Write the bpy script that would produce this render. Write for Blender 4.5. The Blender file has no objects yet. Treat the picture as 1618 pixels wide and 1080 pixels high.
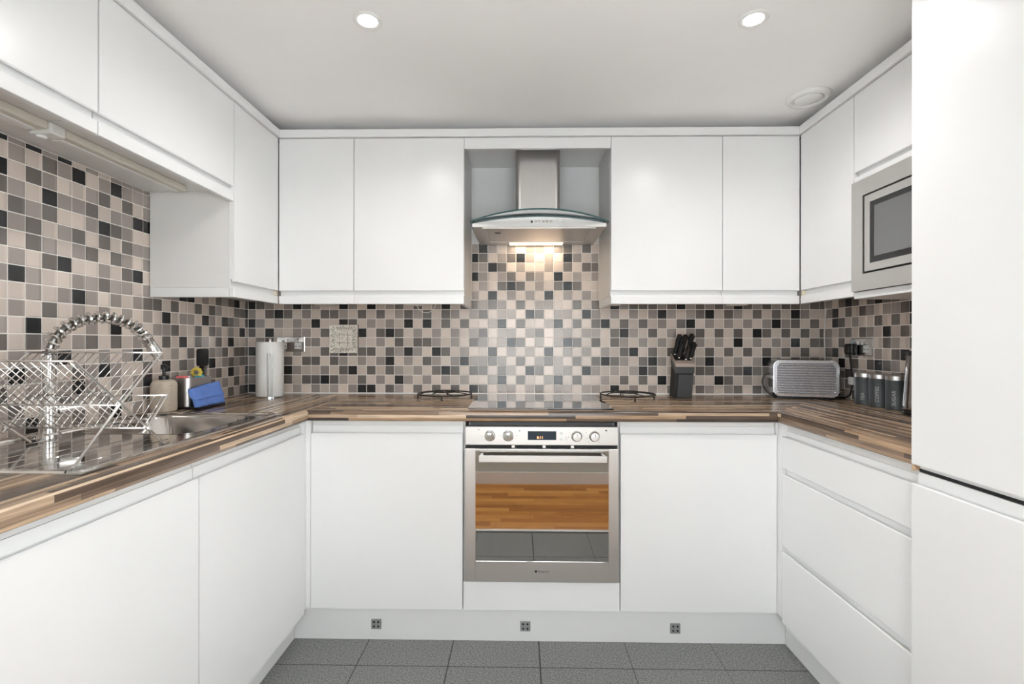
import bpy, bmesh, math, random
from mathutils import Vector, Matrix
random.seed(7)
sc = bpy.context.scene
COL = sc.collection
PI = math.pi

# ------------------------------------------------------------------ camera, world, exposure
FPX = 769.84
cam_d = bpy.data.cameras.new('camera'); cam = bpy.data.objects.new('camera', cam_d); COL.objects.link(cam)
cam_d.sensor_fit = 'HORIZONTAL'; cam_d.sensor_width = 36.0; cam_d.lens = 36.0 * FPX / 1618.0
cam_d.clip_start = 0.02
cam.location = (-0.024, -2.4916, 1.178)
cam.rotation_euler = (Matrix.Rotation(0.0176, 3, 'Z') @ Matrix.Rotation(PI / 2, 3, 'X') @ Matrix.Rotation(0.0012, 3, 'Z')).to_euler()
sc.camera = cam
world = bpy.data.worlds.new('world'); sc.world = world; world.use_nodes = True
wb = world.node_tree.nodes['Background']
wb.inputs[0].default_value = (0.95, 0.98, 1.0, 1); wb.inputs[1].default_value = 7.2
LAMP_W = 16.0
sc.view_settings.view_transform = 'Standard'; sc.view_settings.look = 'None'
sc.view_settings.gamma = 1.0; sc.view_settings.use_curve_mapping = False
sc.view_settings.exposure = 0.42
sc.cycles.use_denoising = True
sc.cycles.max_bounces = 10; sc.cycles.diffuse_bounces = 6; sc.cycles.glossy_bounces = 6
sc.cycles.transmission_bounces = 6; sc.cycles.transparent_max_bounces = 12
sc.cycles.caustics_reflective = False; sc.cycles.caustics_refractive = False
sc.cycles.sample_clamp_indirect = 6.0

# ------------------------------------------------------------------ dimensions (metres)
XL, XR, YR = -1.431, 1.514, -2.77          # side walls, rear wall; the back wall is y = 0
CEIL = 2.16
WT, WTH = 0.912, 0.040                     # worktop top, thickness
UB, DB, DT, CT = 1.346, 1.407, 2.083, 2.120  # wall units: underside, door bottom, door top, cornice top
YU, XUL, XUR = -0.335, -1.105, 1.200       # wall-unit door faces
YB, XBL, XBR = -0.600, -0.862, 0.965       # base-unit door faces
YW, XWL, XWR = -0.622, -0.844, 0.952       # worktop front edges
YEND = -1.86

# ------------------------------------------------------------------ materials
MATS = {}
def principled(name, col, rough=0.5, metal=0.0, **kw):
    m = bpy.data.materials.new(name); m.use_nodes = True
    b = m.node_tree.nodes['Principled BSDF']
    b.inputs['Base Color'].default_value = (*col, 1); b.inputs['Roughness'].default_value = rough
    b.inputs['Metallic'].default_value = metal
    for k, v in kw.items(): b.inputs[k.replace('_', ' ')].default_value = v
    MATS[name] = m
    return m
def nn(m, t, **kw):
    n = m.node_tree.nodes.new(t)
    for k, v in kw.items(): setattr(n, k, v)
    return n
def lk(m, a, b): m.node_tree.links.new(a, b)
def bsdf(m): return m.node_tree.nodes['Principled BSDF']
def mth(m, op, a, b=None):
    n = nn(m, 'ShaderNodeMath', operation=op)
    for i, v in enumerate((a, b)):
        if v is None: continue
        if hasattr(v, 'is_linked'): lk(m, v, n.inputs[i])
        else: n.inputs[i].default_value = v
    return n.outputs[0]
def add_noise(m, base, amount, scale, rough_amt=0.0, bump=0.0, stretch=None, detail=3):
    tc = nn(m, 'ShaderNodeTexCoord'); mp = nn(m, 'ShaderNodeMapping')
    geo = nn(m, 'ShaderNodeNewGeometry'); lk(m, geo.outputs['Position'], mp.inputs[0])
    if stretch: mp.inputs['Scale'].default_value = stretch
    nz = nn(m, 'ShaderNodeTexNoise'); nz.inputs['Scale'].default_value = scale; nz.inputs['Detail'].default_value = detail
    lk(m, mp.outputs[0], nz.inputs['Vector'])
    if amount:
        mr = nn(m, 'ShaderNodeMapRange'); mr.inputs['From Min'].default_value = 0.3; mr.inputs['From Max'].default_value = 0.7
        mr.inputs['To Min'].default_value = 1 - amount; mr.inputs['To Max'].default_value = 1 + amount
        lk(m, nz.outputs['Fac'], mr.inputs[0])
        mx = nn(m, 'ShaderNodeVectorMath', operation='SCALE'); mx.inputs[0].default_value = base
        lk(m, mr.outputs[0], mx.inputs['Scale']); lk(m, mx.outputs[0], bsdf(m).inputs['Base Color'])
    if rough_amt:
        r0 = bsdf(m).inputs['Roughness'].default_value
        lk(m, mth(m, 'ADD', mth(m, 'MULTIPLY', nz.outputs['Fac'], rough_amt * 2), r0 - rough_amt), bsdf(m).inputs['Roughness'])
    if bump:
        bp = nn(m, 'ShaderNodeBump'); bp.inputs['Strength'].default_value = bump; bp.inputs['Distance'].default_value = 0.002
        lk(m, nz.outputs['Fac'], bp.inputs['Height']); lk(m, bp.outputs[0], bsdf(m).inputs['Normal'])
    return m

WHITE = (0.80, 0.80, 0.795)
add_noise(principled('gloss_white', WHITE, 0.28, Specular_IOR_Level=0.5), WHITE, 0.012, 3.0)
add_noise(principled('satin_white', (0.76, 0.75, 0.735), 0.35), (0.76, 0.75, 0.735), 0.015, 6.0)
principled('edge_beige', (0.70, 0.63, 0.50), 0.4)
add_noise(principled('ceiling_paint', (0.94, 0.93, 0.92), 0.85), (0.94, 0.93, 0.92), 0.02, 2.0, bump=0.03)
add_noise(principled('wall_paint', (0.52, 0.53, 0.50), 0.8), (0.52, 0.53, 0.50), 0.02, 3.0)
add_noise(principled('grout', (0.93, 0.89, 0.84), 0.8), (0.93, 0.89, 0.84), 0.03, 60.0)
TONES = {'L': ('tile_cream', (0.690, 0.590, 0.520)), 'T': ('tile_taupe', (0.370, 0.322, 0.295)),
         'G': ('tile_grey', (0.178, 0.156, 0.143)), 'B': ('tile_black', (0.022, 0.022, 0.024))}
def tile_mat(name, col):
    m = principled(name, col, 0.22)
    geo = nn(m, 'ShaderNodeNewGeometry')
    sn = nn(m, 'ShaderNodeVectorMath', operation='SNAP'); sn.inputs[1].default_value = (0.048, 0.048, 0.048)
    off = nn(m, 'ShaderNodeVectorMath', operation='ADD'); off.inputs[1].default_value = (-0.001, -0.011, 0.048 * 20 - 0.912 + 0.0005)
    lk(m, geo.outputs['Position'], off.inputs[0]); lk(m, off.outputs[0], sn.inputs[0])
    wn = nn(m, 'ShaderNodeTexWhiteNoise'); lk(m, sn.outputs[0], wn.inputs['Vector'])
    mr = nn(m, 'ShaderNodeMapRange'); mr.inputs['To Min'].default_value = 0.86; mr.inputs['To Max'].default_value = 1.14
    lk(m, wn.outputs['Value'], mr.inputs[0])
    sv = nn(m, 'ShaderNodeVectorMath', operation='SCALE'); sv.inputs[0].default_value = col
    lk(m, mr.outputs[0], sv.inputs['Scale']); lk(m, sv.outputs[0], bsdf(m).inputs['Base Color'])
    wv = nn(m, 'ShaderNodeTexWave', bands_direction='Z'); wv.inputs['Scale'].default_value = 70.0
    lk(m, geo.outputs['Position'], wv.inputs['Vector'])
    bp = nn(m, 'ShaderNodeBump'); bp.inputs['Strength'].default_value = 0.08; bp.inputs['Distance'].default_value = 0.0006
    lk(m, wv.outputs['Fac'], bp.inputs['Height']); lk(m, bp.outputs[0], bsdf(m).inputs['Normal'])
    return m
for k, (n, c) in TONES.items(): tile_mat(n, c)

def strip_wood(name, along, cols, w=0.0125, ln=0.42, rough=0.22, flat=False):
    """laminate of thin staves: `along` = axis the staves run along"""
    m = principled(name, (0.3, 0.2, 0.1), rough)
    geo = nn(m, 'ShaderNodeNewGeometry'); sx = nn(m, 'ShaderNodeSeparateXYZ'); lk(m, geo.outputs['Position'], sx.inputs[0])
    u = sx.outputs[along]; o = sx.outputs[1 - along]
    v = o if flat else mth(m, 'ADD', o, mth(m, 'MULTIPLY', sx.outputs[2], 1.0))
    row = mth(m, 'FLOOR', mth(m, 'DIVIDE', mth(m, 'ADD', v, 10.0), w))
    wr = nn(m, 'ShaderNodeTexWhiteNoise', noise_dimensions='1D'); lk(m, row, wr.inputs['W'])
    uu = mth(m, 'ADD', mth(m, 'DIVIDE', u, ln), mth(m, 'MULTIPLY', wr.outputs['Value'], 7.3))
    colm = mth(m, 'FLOOR', uu)
    cb = nn(m, 'ShaderNodeCombineXYZ'); lk(m, row, cb.inputs[0]); lk(m, colm, cb.inputs[1])
    wn = nn(m, 'ShaderNodeTexWhiteNoise', noise_dimensions='2D'); lk(m, cb.outputs[0], wn.inputs['Vector'])
    rp = nn(m, 'ShaderNodeValToRGB'); rp.color_ramp.interpolation = 'CONSTANT'
    els = rp.color_ramp.elements
    while len(els) < len(cols): els.new(0.5)
    for i, c in enumerate(cols): els[i].position = i / len(cols); els[i].color = (*c, 1)
    lk(m, wn.outputs['Value'], rp.inputs[0])
    # grain along the staves
    mp = nn(m, 'ShaderNodeMapping'); lk(m, geo.outputs['Position'], mp.inputs[0])
    s = [260, 260, 260]; s[along] = 9; mp.inputs['Scale'].default_value = s
    addv = nn(m, 'ShaderNodeVectorMath', operation='ADD'); lk(m, mp.outputs[0], addv.inputs[0]); lk(m, wn.outputs['Color'], addv.inputs[1])
    nz = nn(m, 'ShaderNodeTexNoise'); nz.inputs['Scale'].default_value = 1.0; nz.inputs['Detail'].default_value = 4
    lk(m, addv.outputs[0], nz.inputs['Vector'])
    mr = nn(m, 'ShaderNodeMapRange'); mr.inputs['From Min'].default_value = 0.3; mr.inputs['From Max'].default_value = 0.7
    mr.inputs['To Min'].default_value = 0.70; mr.inputs['To Max'].default_value = 1.25
    lk(m, nz.outputs['Fac'], mr.inputs[0])
    sv = nn(m, 'ShaderNodeVectorMath', operation='SCALE'); lk(m, rp.outputs[0], sv.inputs[0]); lk(m, mr.outputs[0], sv.inputs['Scale'])
    lk(m, sv.outputs[0], bsdf(m).inputs['Base Color'])
    return m
WCOLS = [(0.34, 0.225, 0.14), (0.105, 0.070, 0.050), (0.56, 0.40, 0.265), (0.22, 0.145, 0.096), (0.44, 0.315, 0.215),
         (0.060, 0.042, 0.034), (0.30, 0.21, 0.145), (0.62, 0.475, 0.34), (0.155, 0.108, 0.080), (0.38, 0.25, 0.155)]
strip_wood('worktop_along_x', 0, WCOLS)
strip_wood('worktop_along_y', 1, WCOLS)
PCOLS = [(0.66, 0.29, 0.070), (0.52, 0.205, 0.045), (0.74, 0.35, 0.09), (0.58, 0.25, 0.06), (0.44, 0.17, 0.04)]
strip_wood('oak_floor', 0, PCOLS, w=0.068, ln=0.5, rough=0.6, flat=True)
bsdf(MATS['oak_floor']).inputs['Specular IOR Level'].default_value = 0.2

add_noise(principled('stainless', (0.60, 0.58, 0.56), 0.42, 1.0), (0.60, 0.58, 0.56), 0.015, 1.0, 0.02, stretch=(5, 5, 220))
add_noise(principled('stainless_upright', (0.60, 0.58, 0.565), 0.36, 1.0), (0.60, 0.58, 0.565), 0.015, 1.0, 0.02, stretch=(220, 220, 4))
add_noise(principled('sink_steel', (0.74, 0.72, 0.69), 0.09, 1.0), (0.70, 0.68, 0.655), 0.02, 1.0, 0.02, stretch=(8, 150, 8))
principled('dark_steel', (0.30, 0.29, 0.28), 0.25, 1.0)
principled('chrome', (0.80, 0.79, 0.78), 0.07, 1.0)
principled('wire_chrome', (0.80, 0.78, 0.76), 0.20, 1.0)
add_noise(principled('black_plastic', (0.012, 0.012, 0.013), 0.38), (0.012, 0.012, 0.013), 0.1, 20.0)
add_noise(principled('matt_black', (0.012, 0.012, 0.013), 0.6, Specular_IOR_Level=0.25), (0.012, 0.012, 0.013), 0.1, 40.0)
principled('dark_gap', (0.01, 0.01, 0.01), 0.7)
principled('black_iron', (0.02, 0.018, 0.017), 0.45, 0.3)
principled('hob_glass', (0.012, 0.012, 0.013), 0.03, Specular_IOR_Level=1.0, Coat_Weight=1.0, Coat_Roughness=0.02, Coat_IOR=1.9)
principled('white_plastic', (0.78, 0.78, 0.76), 0.4)
principled('cream_plastic', (0.66, 0.63, 0.55), 0.45)
principled('plate_grey', (0.32, 0.325, 0.325), 0.4, 0.3)
principled('grey_plastic', (0.20, 0.21, 0.215), 0.45)
principled('display_blue', (0.03, 0.045, 0.06), 0.08)
m = principled('display_digits', (1, .45, .15), 0.4); bsdf(m).inputs['Emission Color'].default_value = (1, .5, .2, 1); bsdf(m).inputs['Emission Strength'].default_value = 1.2
add_noise(principled('towel_paper', (0.82, 0.81, 0.79), 0.95), (0.82, 0.81, 0.79), 0.03, 150.0, bump=0.5)
add_noise(principled('stone_beige', (0.56, 0.48, 0.39), 0.75), (0.56, 0.48, 0.39), 0.10, 120.0, bump=0.15)
add_noise(principled('blue_cloth', (0.13, 0.24, 0.62), 0.9), (0.13, 0.24, 0.62), 0.12, 300.0, bump=0.4)
principled('pink_foam', (0.75, 0.16, 0.17), 0.8); principled('yellow_foam', (0.80, 0.62, 0.10), 0.8); principled('teal_foam', (0.05, 0.32, 0.40), 0.8)
add_noise(principled('canister_grey', (0.060, 0.068, 0.074), 0.42), (0.060, 0.068, 0.074), 0.05, 30.0)
principled('letter_grey', (0.45, 0.46, 0.47), 0.5)
add_noise(principled('relief_silver', (0.90, 0.85, 0.76), 0.38, 0.20), (0.90, 0.85, 0.76), 0.28, 90.0, bump=0.4)
principled('relief_dark', (0.22, 0.19, 0.16), 0.5, 0.3)
principled('collar_taupe', (0.36, 0.29, 0.24), 0.45)
principled('toaster_steel', (0.90, 0.92, 0.97), 0.20, 0.85)
principled('kettle_steel', (0.46, 0.43, 0.41), 0.13, 1.0)
principled('lettering_black', (0.01, 0.01, 0.01), 0.5)
add_noise(principled('filter_mesh', (0.50, 0.485, 0.47), 0.4, 1.0), (0.50, 0.485, 0.47), 0.15, 500.0)
FT = (0.205, 0.206, 0.201)
m = add_noise(principled('floor_slate', FT, 0.60, Specular_IOR_Level=0.25), FT, 0.60, 190.0, 0.05, 0.35, detail=6)
add_noise(principled('floor_grout', (0.055, 0.055, 0.055), 0.8), (0.055, 0.055, 0.055), 0.1, 80.0)
def emit(name, col, s):
    m = bpy.data.materials.new(name); m.use_nodes = True; nt = m.node_tree; nt.nodes.remove(nt.nodes['Principled BSDF'])
    e = nn(m, 'ShaderNodeEmission'); e.inputs[0].default_value = (*col, 1); e.inputs[1].default_value = s
    lk(m, e.outputs[0], nt.nodes['Material Output'].inputs[0]); MATS[name] = m
emit('lamp_glow', (1, 0.97, 0.92), 20.0)
emit('hood_lamp_glow', (1, 0.80, 0.55), 2.2)
def clear_glass(name, tint, refl, ior=1.45):
    m = bpy.data.materials.new(name); m.use_nodes = True; nt = m.node_tree; nt.nodes.remove(nt.nodes['Principled BSDF'])
    t = nn(m, 'ShaderNodeBsdfTransparent'); t.inputs[0].default_value = (*tint, 1)
    g = nn(m, 'ShaderNodeBsdfGlossy'); g.inputs['Roughness'].default_value = 0.03
    fr = nn(m, 'ShaderNodeFresnel'); fr.inputs[0].default_value = ior
    mx = nn(m, 'ShaderNodeMixShader'); lk(m, mth(m, 'MULTIPLY', fr.outputs[0], refl), mx.inputs[0])
    lk(m, t.outputs[0], mx.inputs[1]); lk(m, g.outputs[0], mx.inputs[2]); lk(m, mx.outputs[0], nt.nodes['Material Output'].inputs[0]); MATS[name] = m
clear_glass('hood_glass', (0.80, 0.87, 0.86), 1.6)
clear_glass('clear_plastic', (0.80, 0.78, 0.75), 1.2)
clear_glass('window_glass', (0.96, 0.97, 0.97), 1.0)
principled('glass_edge', (0.03, 0.085, 0.085), 0.1)
def mirror_dark(name, fac, tint):
    m = bpy.data.materials.new(name); m.use_nodes = True; nt = m.node_tree
    b = nt.nodes['Principled BSDF']; b.inputs['Base Color'].default_value = (0.012, 0.011, 0.010, 1); b.inputs['Roughness'].default_value = 0.1
    g = nn(m, 'ShaderNodeBsdfGlossy'); g.inputs['Roughness'].default_value = 0.015; g.inputs[0].default_value = (*tint, 1)
    mx = nn(m, 'ShaderNodeMixShader'); mx.inputs[0].default_value = fac
    lk(m, b.outputs[0], mx.inputs[1]); lk(m, g.outputs[0], mx.inputs[2]); lk(m, mx.outputs[0], nt.nodes['Material Output'].inputs[0]); MATS[name] = m
mirror_dark('oven_glass', 0.50, (0.95, 0.92, 0.88))
mirror_dark('microwave_glass', 0.20, (0.9, 0.9, 0.9))

# ------------------------------------------------------------------ mesh builder
ORG = {}
class MB:
    def __init__(s): s.bm = bmesh.new(); s.mi = 0
    def _merge(s, t, smooth=False, M=None):
        if M is not None: bmesh.ops.transform(t, matrix=M, verts=t.verts)
        vm = {}
        for v in t.verts: vm[v] = s.bm.verts.new(v.co)
        for f in t.faces:
            try: g = s.bm.faces.new([vm[v] for v in f.verts])
            except ValueError: continue
            g.smooth = smooth or f.smooth; g.material_index = s.mi
        t.free(); return s
    def box(s, x0, x1, y0, y1, z0, z1, bev=0.0, seg=1, M=None):
        t = bmesh.new()
        bmesh.ops.create_cube(t, size=1.0, matrix=Matrix.Translation(((x0 + x1) / 2, (y0 + y1) / 2, (z0 + z1) / 2)) @ Matrix.Diagonal((abs(x1 - x0), abs(y1 - y0), abs(z1 - z0), 1)))
        if bev: bmesh.ops.bevel(t, geom=t.edges[:], offset=bev, segments=seg, affect='EDGES', profile=0.5)
        return s._merge(t, M=M)
    def prism(s, poly, mapf, u0, u1, smooth=False):
        """poly: list of (a,b); mapf(a,b,u)->xyz"""
        t = bmesh.new()
        A = [t.verts.new(mapf(a, b, u0)) for a, b in poly]; B = [t.verts.new(mapf(a, b, u1)) for a, b in poly]
        n = len(poly)
        for i in range(n):
            f = t.faces.new((A[i], A[(i + 1) % n], B[(i + 1) % n], B[i])); f.smooth = smooth
        t.faces.new(A); t.faces.new(B[::-1])
        bmesh.ops.recalc_face_normals(t, faces=t.faces[:])
        return s._merge(t)
    def tube(s, pts, r, n=8, closed=False, caps=True, M=None):
        t = bmesh.new(); P = [Vector(p) for p in pts]; k = len(P); rings = []
        R = r if isinstance(r, (list, tuple)) else [r] * k
        prev = None
        for i in range(k):
            if closed: d = (P[(i + 1) % k] - P[i - 1])
            else: d = (P[min(i + 1, k - 1)] - P[max(i - 1, 0)])
            d.normalize()
            if prev is None:
                a = Vector((0, 0, 1)) if abs(d.z) < 0.9 else Vector((1, 0, 0)); x = d.cross(a).normalized()
            else:
                x = (prev - d * prev.dot(d)); x = x.normalized() if x.length > 1e-6 else d.orthogonal().normalized()
            prev = x; y = d.cross(x)
            rings.append([t.verts.new(P[i] + (x * math.cos(2 * PI * j / n) + y * math.sin(2 * PI * j / n)) * R[i]) for j in range(n)])
        for i in range(k if closed else k - 1):
            a, b = rings[i], rings[(i + 1) % k]
            for j in range(n):
                f = t.faces.new((a[j], a[(j + 1) % n], b[(j + 1) % n], b[j])); f.smooth = True
        if caps and not closed: t.faces.new(rings[0]); t.faces.new(rings[-1][::-1])
        bmesh.ops.recalc_face_normals(t, faces=t.faces[:])
        return s._merge(t, M=M)
    def lathe(s, prof, c=(0, 0, 0), n=32, M=None, square=None, capb=True, capt=True):
        """prof: (r,z) list; square = superellipse power for rounded-square plans"""
        t = bmesh.new(); rings = []
        for r, z in prof:
            ring = []
            for j in range(n):
                a = 2 * PI * j / n; k = 1.0
                if square: k = (abs(math.cos(a)) ** square + abs(math.sin(a)) ** square) ** (-1.0 / square)
                ring.append(t.verts.new((c[0] + r * k * math.cos(a), c[1] + r * k * math.sin(a), c[2] + z)))
            rings.append(ring)
        for a, b in zip(rings, rings[1:]):
            for j in range(n):
                f = t.faces.new((a[j], a[(j + 1) % n], b[(j + 1) % n], b[j])); f.smooth = True
        if capb: t.faces.new(rings[0][::-1])
        if capt: t.faces.new(rings[-1])
        return s._merge(t, M=M)
    def ball(s, c, r, sc3=(1, 1, 1), u=12, v=8, M=None):
        t = bmesh.new(); bmesh.ops.create_uvsphere(t, u_segments=u, v_segments=v, radius=r)
        for f in t.faces: f.smooth = True
        bmesh.ops.transform(t, matrix=Matrix.Translation(c) @ Matrix.Diagonal((*sc3, 1)), verts=t.verts)
        return s._merge(t, M=M)
    def mesh(s, verts, faces, smooth=False):
        t = bmesh.new(); V = [t.verts.new(v) for v in verts]
        for f in faces: t.faces.new([V[i] for i in f]).smooth = smooth
        bmesh.ops.recalc_face_normals(t, faces=t.faces[:])
        return s._merge(t)
    def build(s, name, mat, parent=None, origin=None, sharp=35):
        me = bpy.data.meshes.new(name)
        if parent is not None: origin = ORG[parent.name]
        elif origin is None:
            xs = [v.co for v in s.bm.verts]
            origin = Vector(((min(v.x for v in xs) + max(v.x for v in xs)) / 2, (min(v.y for v in xs) + max(v.y for v in xs)) / 2, min(v.z for v in xs)))
        origin = Vector(origin)
        for v in s.bm.verts: v.co -= origin
        s.bm.to_mesh(me); s.bm.free()
        for mm in (mat if isinstance(mat, (list, tuple)) else [mat]): me.materials.append(MATS[mm])
        fl = [p.use_smooth for p in me.polygons]
        if sharp and any(fl):
            me.set_sharp_from_angle(angle=math.radians(sharp)); me.polygons.foreach_set('use_smooth', fl)
        o = bpy.data.objects.new(name, me); COL.objects.link(o)
        if parent is not None: o.parent = parent
        else: o.location = origin
        ORG[o.name] = origin
        return o
def thing(name, label, cat, loc, group=None):
    o = bpy.data.objects.new(name, None); COL.objects.link(o); o.location = loc; o.empty_display_size = 0.05
    o['label'] = label; o['category'] = cat
    if group: o['group'] = group
    ORG[o.name] = Vector(loc)
    return o
def tag(o, label, cat, group=None):
    o['label'] = label; o['category'] = cat
    if group: o['group'] = group
    return o
def struct(o, label=None):
    o['kind'] = 'structure'
    if label: o['label'] = label
    return o
def B(y0): return lambda d, z, u: (u, y0 + d, z)        # runs: back, left, right; d = depth inward from the face
def L(x0): return lambda d, z, u: (x0 - d, u, z)
def R(x0): return lambda d, z, u: (x0 + d, u, z)
def text_bm(body, size, mapf):
    cu = bpy.data.curves.new('text', 'FONT'); cu.body = body; cu.size = size; cu.align_x = 'CENTER'; cu.align_y = 'CENTER'
    cu.resolution_u = 3
    o = bpy.data.objects.new('text', cu); COL.objects.link(o)
    dg = bpy.context.evaluated_depsgraph_get()
    me = bpy.data.meshes.new_from_object(o.evaluated_get(dg))
    b = MB(); vs = [mapf(v.co.x, v.co.y) for v in me.vertices]; fs = [list(p.vertices) for p in me.polygons]
    t = bmesh.new(); V = [t.verts.new(v) for v in vs]
    for f in fs:
        try: t.faces.new([V[i] for i in f])
        except ValueError: pass
    b._merge(t)
    bpy.data.objects.remove(o); bpy.data.curves.remove(cu); bpy.data.meshes.remove(me)
    return b

# ------------------------------------------------------------------ room shell
T0 = 0.0025                                    # tiles stand this proud of the grout bed
wall_back = struct(MB().box(XL - .1, XR + .1, T0, .12, 0, CEIL).build('wall_back', 'grout'), 'back wall clad in a mosaic of cream, taupe, grey and black tiles')
SY_0, SYL, SYR, SZ_0, SZ_1 = -2.72, -2.20, -1.93, 0.30, 2.06       # unseen side windows behind the viewer, added for fill daylight
def side_wall(name, x0, x1, label, SY_1):
    b = MB(); b.box(x0, x1, SY_1, T0, 0, CEIL); b.box(x0, x1, YR, SY_0, 0, CEIL); b.box(x0, x1, SY_0, SY_1, 0, SZ_0); b.box(x0, x1, SY_0, SY_1, SZ_1, CEIL)
    return struct(b.build(name, 'grout'), label)
wall_left = side_wall('wall_left', XL - .12, XL - T0, 'left wall with mosaic tiles behind the sink', SYL)
wall_right = side_wall('wall_right', XR + T0, XR + .12, 'right wall with mosaic tiles behind the canisters', SYR)
for i, xc, SY_1 in ((2, XL - .06, SYL), (3, XR + .06, SYR)):
    b = MB()
    for y in (SY_0, SY_1 - .04): b.box(xc - .025, xc + .025, y, y + .04, SZ_0, SZ_1)
    for z in (SZ_0, SZ_1 - .04): b.box(xc - .025, xc + .025, SY_0 + .04, SY_1 - .04, z, z + .04)
    w = struct(b.build('window_%d' % i, 'white_plastic'))  # invented side window, lets daylight onto the cabinet faces opposite
    MB().box(xc - .002, xc + .002, SY_0 + .04, SY_1 - .04, SZ_0 + .04, SZ_1 - .04).build('pane', 'window_glass', w)
ceil = struct(MB().box(XL - .12, XR + .12, YR - .1, .12, CEIL, CEIL + .1).build('ceiling', 'ceiling_paint'), 'plain off-white ceiling with two downlights')
# rear wall behind the camera, with an unseen window added to light the kitchen
WX0, WX1, WZ0, WZ1 = -0.60, 0.70, 0.62, 1.62
b = MB()
b.box(XL - .12, WX0, YR - .1, YR, 0, CEIL); b.box(WX1, XR + .12, YR - .1, YR, 0, CEIL)
b.box(WX0, WX1, YR - .1, YR, 0, WZ0); b.box(WX0, WX1, YR - .1, YR, WZ1, CEIL)
struct(b.build('wall_rear', 'wall_paint'))
b = MB()
for x in (WX0, 0.05, WX1): b.box(max(x - .025, WX0), min(x + .025, WX1), YR - .07, YR - .02, WZ0, WZ1)
for z in (WZ0, WZ1): b.box(WX0, WX1, YR - .07, YR - .02, max(z - .025, WZ0), min(z + .025, WZ1))
win = struct(b.build('window_1', 'white_plastic'))
for x0, x1 in ((WX0, 0.05), (0.05, WX1)):
    MB().box(x0 + .025, x1 - .025, YR - .048, YR - .044, WZ0 + .025, WZ1 - .025).build('pane', 'window_glass', win)
struct(MB().box(XL, XR, YR, YR + .015, 0, .10, .003).build('baseboard_rear', 'satin_white'))

# floor: slate tiles, threshold, oak boards behind
YT = -1.75
floor = struct(MB().box(XL, XR, YT, 0, -.1, -.0012).build('floor', 'floor_grout'), 'dark grey speckled floor tiles')
tb = MB(); tb.box(-.1655, .1655, -.1655, .1655, -.006, 0, .0012); tmesh = tb.build('tile', 'floor_slate', floor)
first = True
gx = [-1.291, -.956, -.621, -.288, .049, .385, .715, 1.050, 1.385]
gy = [-.390, -.725, -1.060, -1.395, -1.730]
for i in range(len(gx) - 1):
    for j in range(len(gy) - 1):
        cx, cy = (gx[i] + gx[i + 1]) / 2, (gy[j] + gy[j + 1]) / 2
        if cx < -1.1 or cx > 1.2: continue
        if first: o = tmesh; first = False
        else: o = tmesh.copy(); COL.objects.link(o); o.parent = floor
        o.location = (cx, cy, 0)
struct(MB().box(XL, XR, YT - .03, YT, -.01, .004, .002).build('trim_5', 'stainless'))
fw = struct(MB().box(XL, XR, YR, YT - .03, -.1, -.0008).build('floor_oak', 'floor_grout'), 'oak strip flooring')
pl = None; y = YT - .032; k = 0
while y > YR + .01:
    y0 = max(y - .136, YR); x = XL
    off = (k * .37) % .9
    while x < XR - .01:
        x1 = min(XR, x + (.9 if x > XL else .35 + off * .6))
        MB().box(x, x1 - .0012, y0 + .0012, y, -.006, 0, .0008).build('plank', 'oak_floor', fw)
        x = x1
    y = y0; k += 1

# ------------------------------------------------------------------ mosaic tiles
P = 0.048
BACK = {  # rows from the top; columns 0..61 left to right
 0: 'BGTLTBGTLLBTLBLTGLGLTBLGGTGTLGLTTLLGLGLBTGGGTGBTGTGTBGTGTGGTGG',
 1: 'TLGBGLTLGGTLGLGLTGTGLGTLTGLTTLBGLTTLBTLTLTLTBTLTGBLGTLGLGLBTLL',
 2: 'BTLTLTLBLLBGLTLTLBLBLGLGLLTBLGLLTBLGLGBLGLGLTLGBLTLTLTLTBTGLGL',
 3: 'GLBLLTTLGLLTBLGBGLTLTLTLTGLTTLTGLTTLTTLGBTLGLTLTGLGLGLBGLGLGLG',
 4: 'LTGLLLTTLLTGLLTLGLGGTLTLGTLTBGLTLTBGLGLGTLTLTLTLTLTLBLTLTLBLGG',
 5: 'BLTLLTLLGGBGGGLGTBTLBGLTLLBLTLTLBLTLTLTLGBLGLGLTLGLGLGLGLGLGLL',
 6: 'TTLLGLGGLGTLTLTBLTLGTLTBTTGTLGLTGTLGLGBGTLGBTLGTTBTLTLTBTLGTGT',
 7: 'GLGTBTLLTLGBLGLGTLTLGBGLGGLGTLBGLTTLBTLTLTBGLLTLGGLTGBGGLTLGLB',
 8: 'TGLTGLGGBGTLGLTLBTLTLTLTLLTBLGLLTBLGLLTLGLGLBLTTLLBGLTLTBLTLTL',
 9: 'BLTGLTLTLTLTBBLGTLGLGLGLBGLTTLTGLTTLTTLBLTLTLTLLGTLTGLGTLGLTGL'}
NICHE = {-1: 'TLBLTLTLBLTLTL', -2: 'LTLGBGLTLGBGLL', -3: 'BTLTGLGTLBLTLT', -4: 'TTBGLTLLTLGLGG', -5: 'BGLTGBTLTLBTLT', -6: 'TBTLTLTTLTGLGL'}  # columns 24..37
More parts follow.
